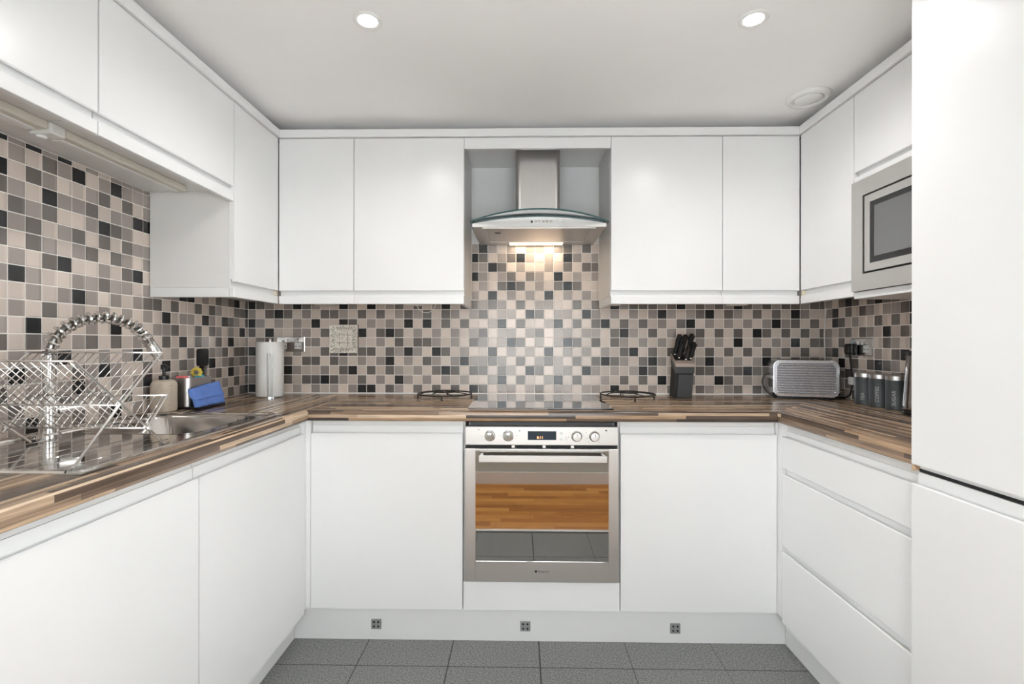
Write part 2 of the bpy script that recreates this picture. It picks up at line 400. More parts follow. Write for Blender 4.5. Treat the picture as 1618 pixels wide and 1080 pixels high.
LEFT = {  # column 0 at the corner, towards the viewer
 -8: '              TTTTLTLBTBTB', -7: '              TTTBTLBTGLTL', -6: '              TLGLGTLLTGLB', -5: '              BBTTLGTTBLTG',
 -4: '              LLTGBTLLGTGL', -3: '              TTGLGLGTLGTB', -2: '              TLTGLGTLTGLG', -1: '              LBGLTLLBGLTL',
 0: 'GLBGTGLTLBBTTLTLTTGTTLLTBT', 1: 'BGGLLTGLGLLGLGGTLTLTBTLTLL', 2: 'GLTGBLTBLTTLBLTLTLTLTLGLTL', 3: 'LBLTLTGLGLLGTTLTLBLTLLLBLT',
 4: 'TLLBLGLTGLBLGLTTLGLGTLTGLG', 5: 'GGGLGTTLLGLTLTLBTLTLLBBLTL', 6: 'GGTGTLBLLTGLBLGLLTBTGLTTBT', 7: 'BLTBLGTLLTLTTLBTLTLTBTLTLG',
 8: 'GLGLTLGTLGLTLGGLGLTLTGTLGL', 9: 'BGLGLTLGTLLGTLLTLBTLGTLBTL'}
RIGHT = {0: 'TLGBGLGBGGTL', 1: 'TBLGLGTLTTGB', 2: 'LBGLTLLGLGLB', 3: 'TLTGLGTLBLGT', 4: 'TLGLTLTLGTLG', 5: 'GBLGTLLTLGBL', 6: 'TLBLGLGBGTLT',
 7: 'TLTGTTLTLTGL', 8: 'LGLTLGTLGLTL', 9: 'GLTLGLBTLTGL'}
def rowz(r): return WT + (9 - r) * P
tiles = {'b': [], 'l': [], 'r': []}
for r, s in list(BACK.items()) + list(NICHE.items()):
    off = 24 if r < 0 else 0
    for i, ch in enumerate(s):
        c = i + off; u0, u1 = (c - 30) * P, (c - 29) * P
        if c == 0: u0 = XL
        if c == 61: u1 = XR
        if r < 0: u0, u1 = max(u0, -.274), min(u1, .373)
        tiles['b'].append((u0, u1, rowz(r), rowz(r) + P, ch))
    if r < 0: tiles['b'].append((.336 + .048, .373, 0, 0, 'L')) if False else None
for r in range(-8, 10):
    s = LEFT[r]
    for c in range(0, 37):
        if r < 0 and c < 14: continue
        ch = s[c] if c < len(s) and s[c] != ' ' else random.choice('LLLTTGGB')
        u1 = 0 if c == 0 else -(.0266 + (c - 1) * P); u0 = -(.0266 + c * P)
        z0, z1 = rowz(r), min(rowz(r) + P, 1.742)
        if u0 < -1.80: continue
        if r < 0 and c == 14: u1 = min(u1, -.652)
        tiles['l'].append((u0, u1, z0, z1, ch))
for r in range(0, 10):
    s = RIGHT[r]
    for c in range(0, 26):
        ch = s[c] if c < len(s) else random.choice('LLLTTGGB')
        u1 = 0 if c == 0 else -(.056 + (c - 1) * P); u0 = -(.056 + c * P)
        tiles['r'].append((u0, u1, rowz(r), rowz(r) + P, ch))
def tile_proto(nm, ch, face, parent):
    h = P / 2 - .0018; e = .0010
    # bevelled cushion: base ring, top ring
    a, c2 = h, h - e
    base = [(-a, -a), (a, -a), (a, a), (-a, a)]; top = [(-c2, -c2), (c2, -c2), (c2, c2), (-c2, c2)]
    V = [(x, y, 0.0) for x, y in base] + [(x, y, 0.0015) for x, y in base] + [(x, y, 0.0025) for x, y in top]
    F = [(8, 9, 10, 11)]
    for q in range(4):
        n_ = (q + 1) % 4
        F += [(q, n_, n_ + 4, q + 4), (q + 4, n_ + 4, n_ + 8, q + 8)]
    return V, F
def place(face, u, z, s_u, s_z, v):
    x, y, h = v
    if face == 'b': return (u + x * s_u, T0 - h, z + y * s_z)
    if face == 'l': return (XL - T0 + h, u + x * s_u, z + y * s_z)
    return (XR + T0 - h, u - x * s_u, z + y * s_z)
V0, F0 = tile_proto('t', 'L', 'b', None)
camv = cam.location
for face, wall in (('b', wall_back), ('l', wall_left), ('r', wall_right)):
    # shared meshes, one for each tone
    pm = {}
    for ch in 'LTGB':
        me = bpy.data.meshes.new('tile'); me.from_pydata([place(face, 0, 0, 1, 1, v) for v in V0], [], F0)
        if face == 'b': me.transform(Matrix.Translation((0, 0, 0)))
        me.materials.append(MATS[TONES[ch][0]]); bmx = bmesh.new(); bmx.from_mesh(me); bmesh.ops.recalc_face_normals(bmx, faces=bmx.faces[:])
        nrm = {'b': Vector((0, -1, 0)), 'l': Vector((1, 0, 0)), 'r': Vector((-1, 0, 0))}[face]
        bmx.faces.ensure_lookup_table()
        if bmx.faces[0].normal.dot(nrm) < 0: bmesh.ops.reverse_faces(bmx, faces=bmx.faces[:])
        bmx.to_mesh(me); bmx.free(); pm[ch] = me
    def dist(t):
        u, z = (t[0] + t[1]) / 2, (t[2] + t[3]) / 2
        p = {'b': (u, 0, z), 'l': (XL, u, z), 'r': (XR, u, z)}[face]
        d = (Vector(p) - camv).length
        small = (t[1] - t[0] < .04) or (t[3] - t[2] < .04)
        hidden = (face == 'l' and (t[0] < -1.23)) or (face == 'r' and t[0] < -.70) or (face == 'b' and t[2] > 1.34 and (t[0] < -.27 or t[1] > .38))
        return d + (10 if small else 0) + (20 if hidden else 0)
    order = sorted(tiles[face], key=dist)
    for t in order[:300]:
        u, z = (t[0] + t[1]) / 2, (t[2] + t[3]) / 2
        o = bpy.data.objects.new('tile', pm[t[4]]); COL.objects.link(o); o.parent = wall
        p = Vector({'b': (u, 0, z), 'l': (0, u, z), 'r': (0, u, z)}[face])
        o.location = p - ORG[wall.name]
        su, sz = (t[1] - t[0]) / P, (t[3] - t[2]) / P
        o.scale = (su, 1, sz) if face == 'b' else (1, su, sz)
    rest = order[300:]
    if rest:
        VV, FF, MI = [], [], []
        for t in rest:
            u, z = (t[0] + t[1]) / 2, (t[2] + t[3]) / 2; n0 = len(VV)
            VV += [Vector(place(face, u, z, (t[1] - t[0]) / P, (t[3] - t[2]) / P, v)) - ORG[wall.name] for v in V0]
            FF += [tuple(i + n0 for i in f) for f in F0]; MI += ['LTGB'.index(t[4])] * len(F0)
        me = bpy.data.meshes.new('tile_field'); me.from_pydata(VV, [], FF)
        for ch in 'LTGB': me.materials.append(MATS[TONES[ch][0]])
        for p_, mi in zip(me.polygons, MI): p_.material_index = mi
        bmx = bmesh.new(); bmx.from_mesh(me); bmesh.ops.recalc_face_normals(bmx, faces=bmx.faces[:]); bmx.to_mesh(me); bmx.free()
        o = bpy.data.objects.new('tile_field', me); COL.objects.link(o); o.parent = wall; o['kind'] = 'stuff'
# white gloss panel above the tiles in the hood recess
MB().box(-.274, .373, -.002, T0, 1.684, 2.067).build('painted_panel', 'gloss_white', wall_back)
# silicone line along the worktop
MB().prism([(0, WT), (-.006, WT), (0, WT + .006)], B(0), XL + .002, XR - .002).build('sealant', 'white_plastic', wall_back)

# ------------------------------------------------------------------ doors with a J-shaped finger pull
JT = [(0, 0), (.0025, .003), (.0065, .003), (.0095, -.006), (.0125, -.010), (.0155, -.006), (.0175, .030), (.020, .030)]
def door_top_pull(z0, z1):     # pull along the top edge, z1 = top of the front lip
    return [(.020, z0), (.0015, z0), (0, z0 + .0015)] + [(d, z1 + dz) for d, dz in JT]
def door_bottom_pull(z0, z1):  # pull along the bottom edge, z0 = bottom of the front lip
    return [(.020, z1), (.0015, z1), (0, z1 - .0015)] + [(d, z0 - dz) for d, dz in JT]
def door_plain(z0, z1):
    return [(.020, z0), (.0015, z0), (0, z0 + .0015), (0, z1 - .0015), (.0015, z1), (.020, z1)]
GAP = .0016
def add_door(par, prof, mapf, u0, u1, name='door', mat='gloss_white'):
    return MB().prism(prof, mapf, u0 + GAP, u1 - GAP).build(name, mat, par)
def mbox(mapf, d0, d1, u0, u1, z0, z1, bev=0.0):
    a, c = Vector(mapf(d0, z0, u0)), Vector(mapf(d1, z1, u1))
    return MB().box(min(a.x, c.x), max(a.x, c.x), min(a.y, c.y), max(a.y, c.y), z0, z1, bev)
def wall_unit(label, mapf, u0, u1, depth, zdoor=DB, zbot=UB, zc=None, side=None):
    o = Vector(mapf(depth / 2, zbot, (u0 + u1) / 2))
    t = thing('wall_cabinet', label, 'cabinet', o)
    zc = zbot + .0375
    mbox(mapf, .0215, depth, u0 + .0004, u1 - .0004, zc, DT).build('carcass', 'satin_white', t)
    if side is not None:
        uu = (u0 + .0004, u0 + .0184) if side < 0 else (u1 - .0184, u1 - .0004)
        mbox(mapf, .0215, depth, uu[0], uu[1], zbot, zc - .0006, .001).build('side_rail', 'gloss_white', t)
    add_door(t, door_bottom_pull(zdoor, DT), mapf, u0, u1)
    mbox(mapf, .0, .0195, u0 + .0004, u1 - .0004, zbot, zbot + .036, .0015).build('bottom_rail', 'gloss_white', t)
    return t
dB, dL, dR = -YU - .0035, XUL - XL - .004, XR - XUR - .004
wall_unit('narrow white wall cabinet in the back left corner', B(YU), XUL + .001, -.767, dB)
wall_unit('wide white wall cabinet left of the extractor hood', B(YU), -.767, -.275, dB, side=1)
wall_unit('wide white wall cabinet right of the extractor hood', B(YU), .374, .863, dB, side=-1)
wall_unit('narrow white wall cabinet in the back right corner', B(YU), .863, XUR - .001, dB)
tl = wall_unit('tall white wall cabinet on the left wall, its plain side panel facing the sink', L(XUL), -.672, YU - .002, dL, side=-1)
wall_unit('short white wall cabinet above the sink, next to the tall corner cabinet', L(XUL), -1.262, -.6735, dL, 1.765, 1.706)
wall_unit('short white wall cabinet cut by the left edge of the photo', L(XUL), -1.85, -1.264, dL, 1.765, 1.706)
tr = wall_unit('tall white wall cabinet on the right wall beside the microwave', R(XUR), -.678, YU - .004, dR)
# visible end-grain blocks where the rails meet in the corners
mbox(L(XUL), .004, .019, YU - .014, YU - .0022, DB - .023, DB - .004).build('rail_end', 'edge_beige', tl)
mbox(R(XUR), .004, .019, YU - .016, YU - .0042, DB - .023, DB - .004).build('rail_end', 'edge_beige', tr)
# blank corner fillers behind the corners
struct(MB().box(XL + .004, XUL - .022, YU - .001, -.004, UB + .0375, DT).build('trim_6', 'satin_white'))
struct(MB().box(XUR + .022, XR - .004, YU - .003, -.004, UB + .0375, DT).build('trim_7', 'satin_white'))
# bridging fascia over the hood recess
struct(MB().box(-.2745, .3735, YU, YU + .018, 2.034, DT, .001).box(-.2745, .3735, YU + .018, -.0035, 2.068, DT).build('trim_4', 'gloss_white'), 'white bridging shelf over the extractor hood')
# cornice
struct(MB().box(XUL - .011, XUR + .011, YU - .011, -.004, DT + .0025, CT, .0015).build('trim_1', 'gloss_white'), 'white cornice along the back wall cabinets')
struct(MB().box(XL + .004, XUL + .011, -1.852, YU - .0115, DT + .0025, CT, .0015).build('trim_2', 'gloss_white'), 'white cornice along the left wall cabinets')
struct(MB().box(XUR - .011, XR - .004, -1.264, YU - .0115, DT + .0025, CT, .0015).build('trim_3', 'gloss_white'), 'white cornice along the right wall cabinets')

# microwave housing
t = thing('wall_cabinet', 'white microwave housing cabinet with a top flap, beside the tall fridge door', 'cabinet', (1.36, -.97, 1.33))
mf = R(XUR)
MB().box(XUR + .0215, XR - .004, -1.264, -.680, 1.790, DT).box(XUR + .0215, XR - .004, -.697, -.680, 1.362, 1.789).box(XUR + .0215, XR - .004, -1.264, -1.247, 1.362, 1.789).build('carcass', 'satin_white', t)
add_door(t, door_bottom_pull(1.800, DT), mf, -1.264, -.680)
mbox(mf, 0, .02, -1.264, -.680, 1.760, 1.779, .0015).build('rail', 'gloss_white', t)
MB().box(XUR, XR - .004, -1.264, -.680, 1.336, 1.361, .0015).build('shelf', 'gloss_white', t)
# built-in microwave
t = thing('microwave', 'built-in stainless steel microwave under the right flap cabinet', 'microwave', (1.34, -.97, 1.364))
F = XUR - .012
def rframe(x0, x1, y0, y1, z0, z1, w, b=None):
    b = b or MB(); b.box(x0, x1, y0, y1, z0, z0 + w); b.box(x0, x1, y0, y1, z1 - w, z1); b.box(x0, x1, y0, y0 + w, z0 + w, z1 - w); b.box(x0, x1, y1 - w, y1, z0 + w, z1 - w); return b
MB().box(XUR + .012, XR - .02, -1.240, -.705, 1.3625, 1.74).build('body', 'grey_plastic', t)
rframe(F, XUR + .010, -1.262, -.684, 1.3625, 1.757, .058).build('trim_frame', 'stainless', t)
MB().box(F + .006, XUR + .0105, -1.2035, -.7425, 1.421, 1.6985).build('recess', 'dark_gap', t)
d = rframe(F - .001, F + .0058, -1.199, -.7530, 1.4275, 1.692, .026).build('door', 'stainless', t)
MB().box(F + .001, F + .0058, -1.1725, -.7795, 1.454, 1.6655).build('door_border', 'black_plastic', d)
MB().box(F - .0008, F + .0009, -1.145, -.800, 1.474, 1.648).build('window', 'microwave_glass', d)
MB().tube([(F - .028, -1.165, 1.45), (F - .028, -1.165, 1.67)], .006, 10).tube([(F - .028, -1.165, 1.46), (F - .002, -1.165, 1.46)], .004).tube([(F - .028, -1.165, 1.66), (F - .002, -1.165, 1.66)], .004).build('handle', 'stainless', d)

# ------------------------------------------------------------------ base units
PT = .820
def base_unit(label, mapf, u0, u1, depth, name='base_cabinet', hollow=False):
    o = Vector(mapf(depth / 2, .13, (u0 + u1) / 2)); t = thing(name, label, 'cabinet', o)
    if not hollow: mbox(mapf, .0215, depth, u0 + .0004, u1 - .0004, .135, WT - WTH - .001).build('carcass', 'satin_white', t)
    else:
        top = WT - WTH - .001
        for nm, d0, d1, a, c_, z0, z1 in (('side_panel', .0215, depth, u0 + .0004, u0 + .018, .135, top), ('side_panel', .0215, depth, u1 - .018, u1 - .0004, .135, top), ('bottom_panel', .0215, depth, u0 + .0185, u1 - .0185, .135, .153), ('top_rail', .0215, .040, u0 + .0185, u1 - .0185, top - .10, top)):
            mbox(mapf, d0, d1, a, c_, z0, z1).build(nm, 'satin_white', t)
    return t
bd, bl, br = -YB - .006, XBL - XL - .006, XR - XBR - .006
t = base_unit('white gloss base cabinet door left of the oven', B(YB), -.845, -.2475, bd); add_door(t, door_top_pull(.135, PT), B(YB), -.845, -.2475)
t = base_unit('white gloss base cabinet door right of the oven', B(YB), .3625, .962, bd); add_door(t, door_top_pull(.135, PT), B(YB), .3625, .962)
t = base_unit('white gloss base cabinet under the sink bowl, left run', L(XBL), -1.234, -.614, bl, hollow=True); add_door(t, door_top_pull(.120, PT), L(XBL), -1.234, -.614)
t = base_unit('white gloss base cabinet under the drainer, nearest on the left', L(XBL), -1.854, -1.236, bl); add_door(t, door_top_pull(.120, PT), L(XBL), -1.854, -1.236)
t = base_unit('white gloss three-drawer cabinet on the right under the worktop', R(XBR), -1.262, -.632, br)
for z0, z1 in ((.705, PT), (.412, .678), (.120, .386)):
    prof = [(.020, z0), (.0015, z0), (0, z0 + .0015)] + [(d, z1 + dz * (.8 if dz > .01 else 1)) for d, dz in JT]
    add_door(t, prof, R(XBR), -1.262, -.632, 'drawer_front')
# corner posts
struct(MB().box(XL + .006, XBL - .0005, -.6125, -.006, .135, WT - WTH - .001).box(XBL - .0005, -.8465, YB + .004, -.006, .135, WT - WTH - .001).build('trim_8', 'gloss_white'))
struct(MB().box(.9635, XBR + .0005, YB + .004, -.006, .135, WT - WTH - .001).box(XBR + .0005, XR - .006, -.6305, -.006, .135, WT - WTH - .001).build('trim_9', 'gloss_white'))
# oven housing: lower filler panel
t = thing('oven_housing', 'white oven housing with a low filler panel under the oven', 'cabinet', (.0575, -.3, .13))
MB().box(-.2465, -.2405, -.578, -.01, .135, WT - WTH - .001).box(.3555, .3615, -.578, -.01, .135, WT - WTH - .001).box(-.2403, .3553, -.578, -.01, .135, .246).build('carcass', 'satin_white', t)
add_door(t, door_plain(.135, .247), B(YB), -.2465, .3615, 'filler_panel')

# plinths
struct(MB().box(-.921, 1.011, -.570, -.555, 0, .130).build('baseboard_back', 'gloss_white'), 'white plinth under the oven and back cabinets')
struct(MB().box(-.938, -.9215, YEND, -.5705, 0, .118).build('baseboard_left', 'gloss_white'), 'white plinth under the sink cabinets')
struct(MB().box(1.0115, 1.028, YEND, -.5705, 0, .118).build('baseboard_right', 'gloss_white'), 'white plinth under the drawers')
for px, z, w in ((-.594, .062, 'below the left cabinet door'), (-.004, .060, 'below the oven'), (.583, .058, 'below the right cabinet door')):
    t = thing('plinth_fitting', 'small square grey plate with four holes in the plinth ' + w, 'plate', (px, -.5702, z - .02), 'grey plates in the plinth')
    MB().box(px - .02, px + .02, -.5745, -.5702, z - .02, z + .02, .002, 2).build('plate', 'plate_grey', t)
    h = MB()
    for dx in (-.0085, .0085):
        for dz in (-.0085, .0085): h.lathe([(.0042, 0), (.0042, .0012), (.002, .0014)], (0, 0, 0), 10, Matrix.Translation((px + dx, -.5740, z + dz)) @ Matrix.Rotation(PI / 2, 4, 'X'))
    h.build('hole', 'dark_gap', t)

# tall fridge housing
t = thing('fridge_housing', 'tall white integrated fridge freezer at the right edge', 'fridge', (1.23, -1.565, 0))
FX = .945; mf = R(FX)
MB().box(FX + .0215, XR - .006, -1.868, -1.266, .13, CT).build('carcass', 'gloss_white', t)
MB().prism([(.020, CT), (.0015, CT), (0, CT - .0015)] + [(d, .880 - dz) for d, dz in JT[:6]] + [(.020, .872)], mf, -1.868, -1.267).build('upper_door', 'gloss_white', t)
MB().prism([(.020, .12), (.0015, .12), (0, .1215)] + [(d, .828 + dz) for d, dz in JT], mf, -1.868, -1.267).build('lower_door', 'gloss_white', t)
MB().box(FX + .0195, FX + .0215, -1.868, -1.267, .8585, .866).build('gap', 'dark_gap', t)

# ------------------------------------------------------------------ worktops
def worktop(name, polys, mat, front, label):
    b = MB()
    for poly in polys:
        tt = bmesh.new(); A = [tt.verts.new((x, y, WT - WTH)) for x, y in poly]; Bv = [tt.verts.new((x, y, WT)) for x, y in poly]; n = len(poly)
        for i in range(n): tt.faces.new((A[i], A[(i + 1) % n], Bv[(i + 1) % n], Bv[i]))
        tt.faces.new(A); tt.faces.new(Bv); bmesh.ops.recalc_face_normals(tt, faces=tt.faces[:])
        es = [e for e in tt.edges if all(front(v.co) for v in e.verts) and abs(e.verts[0].co.z - e.verts[1].co.z) < 1e-6]
        if es: bmesh.ops.bevel(tt, geom=es, offset=.008, segments=4, affect='EDGES', profile=0.5)
        for f in tt.faces: f.smooth = True
        b._merge(tt)
    return tag(b.build(name, mat, sharp=30), label, 'worktop')
JX = -.8565
BX0, BX1, BY0, BY1 = -1.318, -.952, -1.135, -.785     # bowl cut-out
rect = lambda x0, x1, y0, y1: [(x0, y0), (x1, y0), (x1, y1), (x0, y1)]
worktop('worktop', [rect(XL + .001, BX0, YEND, -.001), rect(BX0, BX1, BY1, -.001), rect(BX0, BX1, YEND, BY0), rect(BX1, XWL, YEND, YW - .002), rect(BX1, JX, YW - .002, -.001)],
        'worktop_along_y', lambda c: abs(c.x - XWL) < 1e-5, 'brown striped wood worktop holding the sink, left run')
worktop('worktop', [[(JX + .0006, YW), (XWR, YW), (XR - .001, -.001), (JX + .0006, -.001)]],
        'worktop_along_x', lambda c: abs(c.y - YW) < 1e-5, 'brown striped wood worktop holding the hob, along the back wall')
worktop('worktop', [[(XWR + .0008, YW - .0004), (XWR + .0008, -1.2645), (XR - .001, -1.2645), (XR - .001, -.002)]],
        'worktop_along_y', lambda c: abs(c.x - XWR - .0008) < 1e-5, 'brown striped wood worktop above the drawers, right run')
struct(MB().box(.947, .9665, -1.2655, -1.2648, .86, WT).build('trim_10', 'worktop_along_y'))

# ------------------------------------------------------------------ oven
OX0, OX1 = -.2395, .3545; OC = (OX0 + OX1) / 2
t = thing('oven', 'built-in stainless steel oven with four knobs and a mirrored glass door', 'oven', (OC, -.3, .249))
YO = -.606
MB().box(OX0 + .012, OX1 - .012, -.575, -.03, .252, .862).build('body', 'grey_plastic', t)
MB().box(OX0 + .02, OX1 - .02, -.590, -.5755, .852, .866).build('top_strip', 'black_plastic', t)
cp = MB().box(OX0, OX1, YO, -.5755, .778, .851, .003, 2).build('control_panel', 'stainless', t)
MB().box(OX0 + .004, OX1 - .004, -.592, -.5755, .766, .7775).build('vent_slot', 'dark_gap', t)
for x in (-.11, .01, .12): MB().box(OC + x - .006, OC + x + .006, -.6, -.5925, .767, .777).build('vent_rib', 'stainless', t)
def oxz(px, py, y): # photo pixel on the oven face plane, used once to lay the fascia out
    dep = y + 2.4916; return (-.024 + (px - 822.5) / FPX * dep, 1.178 - (py - 540.3) / FPX * dep)
for px, mt in ((774, 'white_plastic'), (803, 'white_plastic'), (911, 'chrome'), (938.8, 'chrome')):
    x, z = oxz(px, 688.5, YO)
    M = Matrix.Translation((x, YO, z)) @ Matrix.Rotation(PI / 2, 4, 'X')
    k = MB().lathe([(.0215, 0), (.0215, .002), (.019, .003), (.0185, .010), (.0172, .020), (.0155, .0225), (.006, .023)], n=28, M=M).build('knob', 'stainless' if mt == 'chrome' else 'chrome', t)
    MB().box(x - .0012, x + .0012, YO - .0238, YO - .0228, z, z + .014).build('pointer', 'grey_plastic', k)
x0, z0 = oxz(834, 694.8, YO); x1, z1 = oxz(879, 681, YO)
dsp = MB().box(x0, x1, YO - .0012, YO - .0002, z0, z1).build('display', 'display_blue', t)
xc, zc = oxz(853.5, 691, YO)
text_bm('8:11', .015, lambda u, v: (xc + u, YO - .0016, zc + v)).build('digits', 'display_digits', dsp, sharp=0)
for px, py in ((887, 684), (887, 692.8)):
    x, z = oxz(px, py, YO)
    MB().lathe([(.0055, 0), (.0055, .002), (.0045, .0032), (.001, .0036)], n=16, M=Matrix.Translation((x, YO, z)) @ Matrix.Rotation(PI / 2, 4, 'X')).build('button', 'white_plastic', t)
mk = MB()
for px, py, w in ((756.5, 679, .004), (821, 680.5, .005), (957.5, 679.5, .007), (894, 691, .0035), (898, 690, .003), (895, 694, .0025), (762, 689, .003), (790, 688, .002), (816, 688, .003), (926, 683, .003), (927, 692, .003), (930, 697, .003), (946, 698, .003), (900, 683, .002), (922, 688, .002)):
    x, z = oxz(px, py, YO); mk.box(x - w / 2, x + w / 2, YO - .0007, YO - .0001, z - w / 2.6, z + w / 2.6)
mk.build('printed_mark', 'lettering_black', t)['kind'] = 'stuff'
# door
D0, D1 = .2495, .765
wx0, wz0 = oxz(751.5, 887.5, YO); wx1, wz1 = oxz(961.5, 712, YO)
b = MB()
b.box(OX0, wx0, YO, -.5755, D0, D1, .0015); b.box(wx1, OX1, YO, -.5755, D0, D1, .0015); b.box(wx0 - .0005, wx1 + .0005, YO, -.5755, D0, wz0); b.box(wx0 - .0005, wx1 + .0005, YO, -.5755, wz1, D1)
dr = b.build('door', 'stainless', t)
MB().box(wx0 + .0003, wx1 - .0003, YO + .0006, -.58, wz0 + .0003, wz1 - .0003).build('glass', 'oven_glass', dr)
rf = MB(); e = .0016
rf.box(wx0, wx1, YO - .0006, YO + .001, wz0, wz0 + e); rf.box(wx0, wx0 + e, YO - .0006, YO + .001, wz0, wz1); rf.box(wx1 - e, wx1, YO - .0006, YO + .001, wz0, wz1)
rf.build('glass_edge', 'chrome', dr)
hx0, hz0 = oxz(756.5, 730.5, YO - .036); hx1, hz1 = oxz(959, 720, YO - .036)
hb = MB(); hb.box(hx0, hx1, YO - .040, YO - .030, hz0, hz1, .002, 2)
for x in (hx0 + .004, hx1 - .014): hb.box(x, x + .010, YO - .031, YO + .0005, hz0 + .004, hz1 - .004)
hb.build('handle', 'stainless', dr)
lx, lz = oxz(857, 902.3, YO)
MB().box(lx - .0285, lx - .0205, YO - .0007, YO - .0001, lz - .004, lz + .004).build('emblem', 'lettering_black', dr)
text_bm('Hotpoint', .0115, lambda u, v: (lx + u + .005, YO - .0006, lz + v)).build('lettering', 'lettering_black', dr, sharp=0)

# ------------------------------------------------------------------ hob
tag(MB().box(-.233, .343, -.568, -.062, WT + .0003, WT + .006, .002, 2).build('hob', 'hob_glass'), 'flat black glass hob set in the back worktop', 'hob')

# ------------------------------------------------------------------ extractor hood
HC = .0555
t = thing('extractor_hood', 'stainless steel chimney extractor hood with a curved glass canopy', 'hood', (HC, -.2, 1.676))
# chimney: rounded vertical corners
cw, cd0, cd1, rr = .103, -.245, -.004, .026
poly = []
for cx, cy, a0 in ((HC + cw - rr, cd0 + rr, -90), (HC + cw, cd1, 0), (HC - cw, cd1, 0), (HC - cw + rr, cd0 + rr, 180)):
    if abs(cy - cd1) < 1e-6: poly.append((cx, cy)); continue
    for k in range(7): a = math.radians(a0 + 15 * k); poly.append((cx + rr * math.cos(a), cy + rr * math.sin(a)))
MB().prism(poly, lambda a, c, u: (a, c, u), 1.705, 2.067, smooth=True).build('chimney', 'stainless_upright', t, sharp=60)
# body: low arched steel box
def arch(x): return 1.7150 - .029 * ((x - HC) / .29) ** 2
bw0, bw1, N = -.232, .343, 24
xs = [bw0 + (bw1 - bw0) * i / N for i in range(N + 1)]
prof = [(bw0, 1.672)] + [(x, max(arch(x), 1.6745)) for x in xs] + [(bw1, 1.672)]
body = MB().prism(prof, lambda a, c, u: (a, u, c), -.400, -.006).build('body', 'stainless', t)
# underside: filter, frame, lamp
MB().box(-.170, .280, -.365, -.105, 1.6695, 1.6722, .001).build('filter', 'filter_mesh', t)
fr = MB()
for x0, x1, y0, y1 in ((-.190, .300, -.385, -.367), (-.190, .300, -.103, -.088), (-.190, -.172, -.367, -.103), (.282, .300, -.367, -.103)): fr.box(x0, x1, y0, y1, 1.6685, 1.6722)
fr.build('filter_frame', 'stainless', t)
MB().box(-.14, -.115, -.30, -.285, 1.667, 1.6696, .001).build('filter_catch', 'black_plastic', t)
MB().box(-.08, .185, -.082, -.022, 1.668, 1.6722).build('lamp_cover', 'hood_lamp_glow', t)
ld = bpy.data.lights.new('hood_lamp', 'AREA'); ld.shape = 'RECTANGLE'; ld.size = .24; ld.size_y = .045; ld.energy = 0.42; ld.color = (1, .78, .55)
lo = bpy.data.objects.new('hood_lamp', ld); COL.objects.link(lo); lo.parent = t; lo.location = Vector((.0525, -.052, 1.6665)) - ORG[t.name]
# glass canopy: arched sheet, bow front
def gy(x): return -.488 + .088 * ((x - HC) / .299) ** 2
def gz(x): return 1.7222 - .029 * ((x - HC) / .29) ** 2
V, Fc = [], []; N = 28; TH = .006
gx_ = [HC - .299 + .598 * i / N for i in range(N + 1)]
# the glass sits on the body: front strip overhanging it and the rest lying over it
for x in gx_:
    for yy in (gy(x), -.25, -.010):
        V.append((x, yy, gz(x) + .0)); V.append((x, yy, gz(x) + TH))
for i in range(N):
    a, c = i * 6, (i + 1) * 6
    for k in (0, 2):
        Fc.append((a + k, a + k + 2, c + k + 2, c + k)); Fc.append((a + k + 1, c + k + 1, c + k + 3, a + k + 3))
    Fc.append((a + 4, a + 5, c + 5, c + 4))
Fc += [(0, 1, 3, 2), (2, 3, 5, 4), (N * 6, N * 6 + 2, N * 6 + 3, N * 6 + 1), (N * 6 + 2, N * 6 + 4, N * 6 + 5, N * 6 + 3)]
cn = MB().mesh(V, Fc, True).build('glass_canopy', 'hood_glass', t)
V, Fc = [], []
for x in gx_: V += [(x, gy(x) - .0004, gz(x) - .0003), (x, gy(x) - .0004, gz(x) + TH + .0003), (x, gy(x) + .0015, gz(x) - .0003), (x, gy(x) + .0015, gz(x) + TH + .0003)]
for i in range(N):
    a, c = i * 4, i * 4 + 4
    Fc += [(a, a + 1, c + 1, c), (a + 2, c + 2, c + 3, a + 3), (a + 1, a + 3, c + 3, c + 1), (a, c, c + 2, a + 2)]
Fc += [(0, 2, 3, 1), (N * 4, N * 4 + 1, N * 4 + 3, N * 4 + 2)]
MB().mesh(V, Fc).build('glass_rim', 'glass_edge', cn)
MB().prism([(x, arch(x) - .001) for x in gx_[1:-1]] + [(x, arch(x) + .006) for x in gx_[1:-1]][::-1], lambda a, c, u: (a, u, c), -.4035, -.3995).build('seal', 'glass_edge', cn)
for i in range(6):
    x = HC - .032 + i * .0165
    MB().lathe([(.0050, 0), (.0050, .003), (.0035, .0045)], n=14, M=Matrix.Translation((x, -.400, 1.6935)) @ Matrix.Rotation(PI / 2, 4, 'X')).build('button', 'black_plastic' if i == 0 else 'chrome', t)

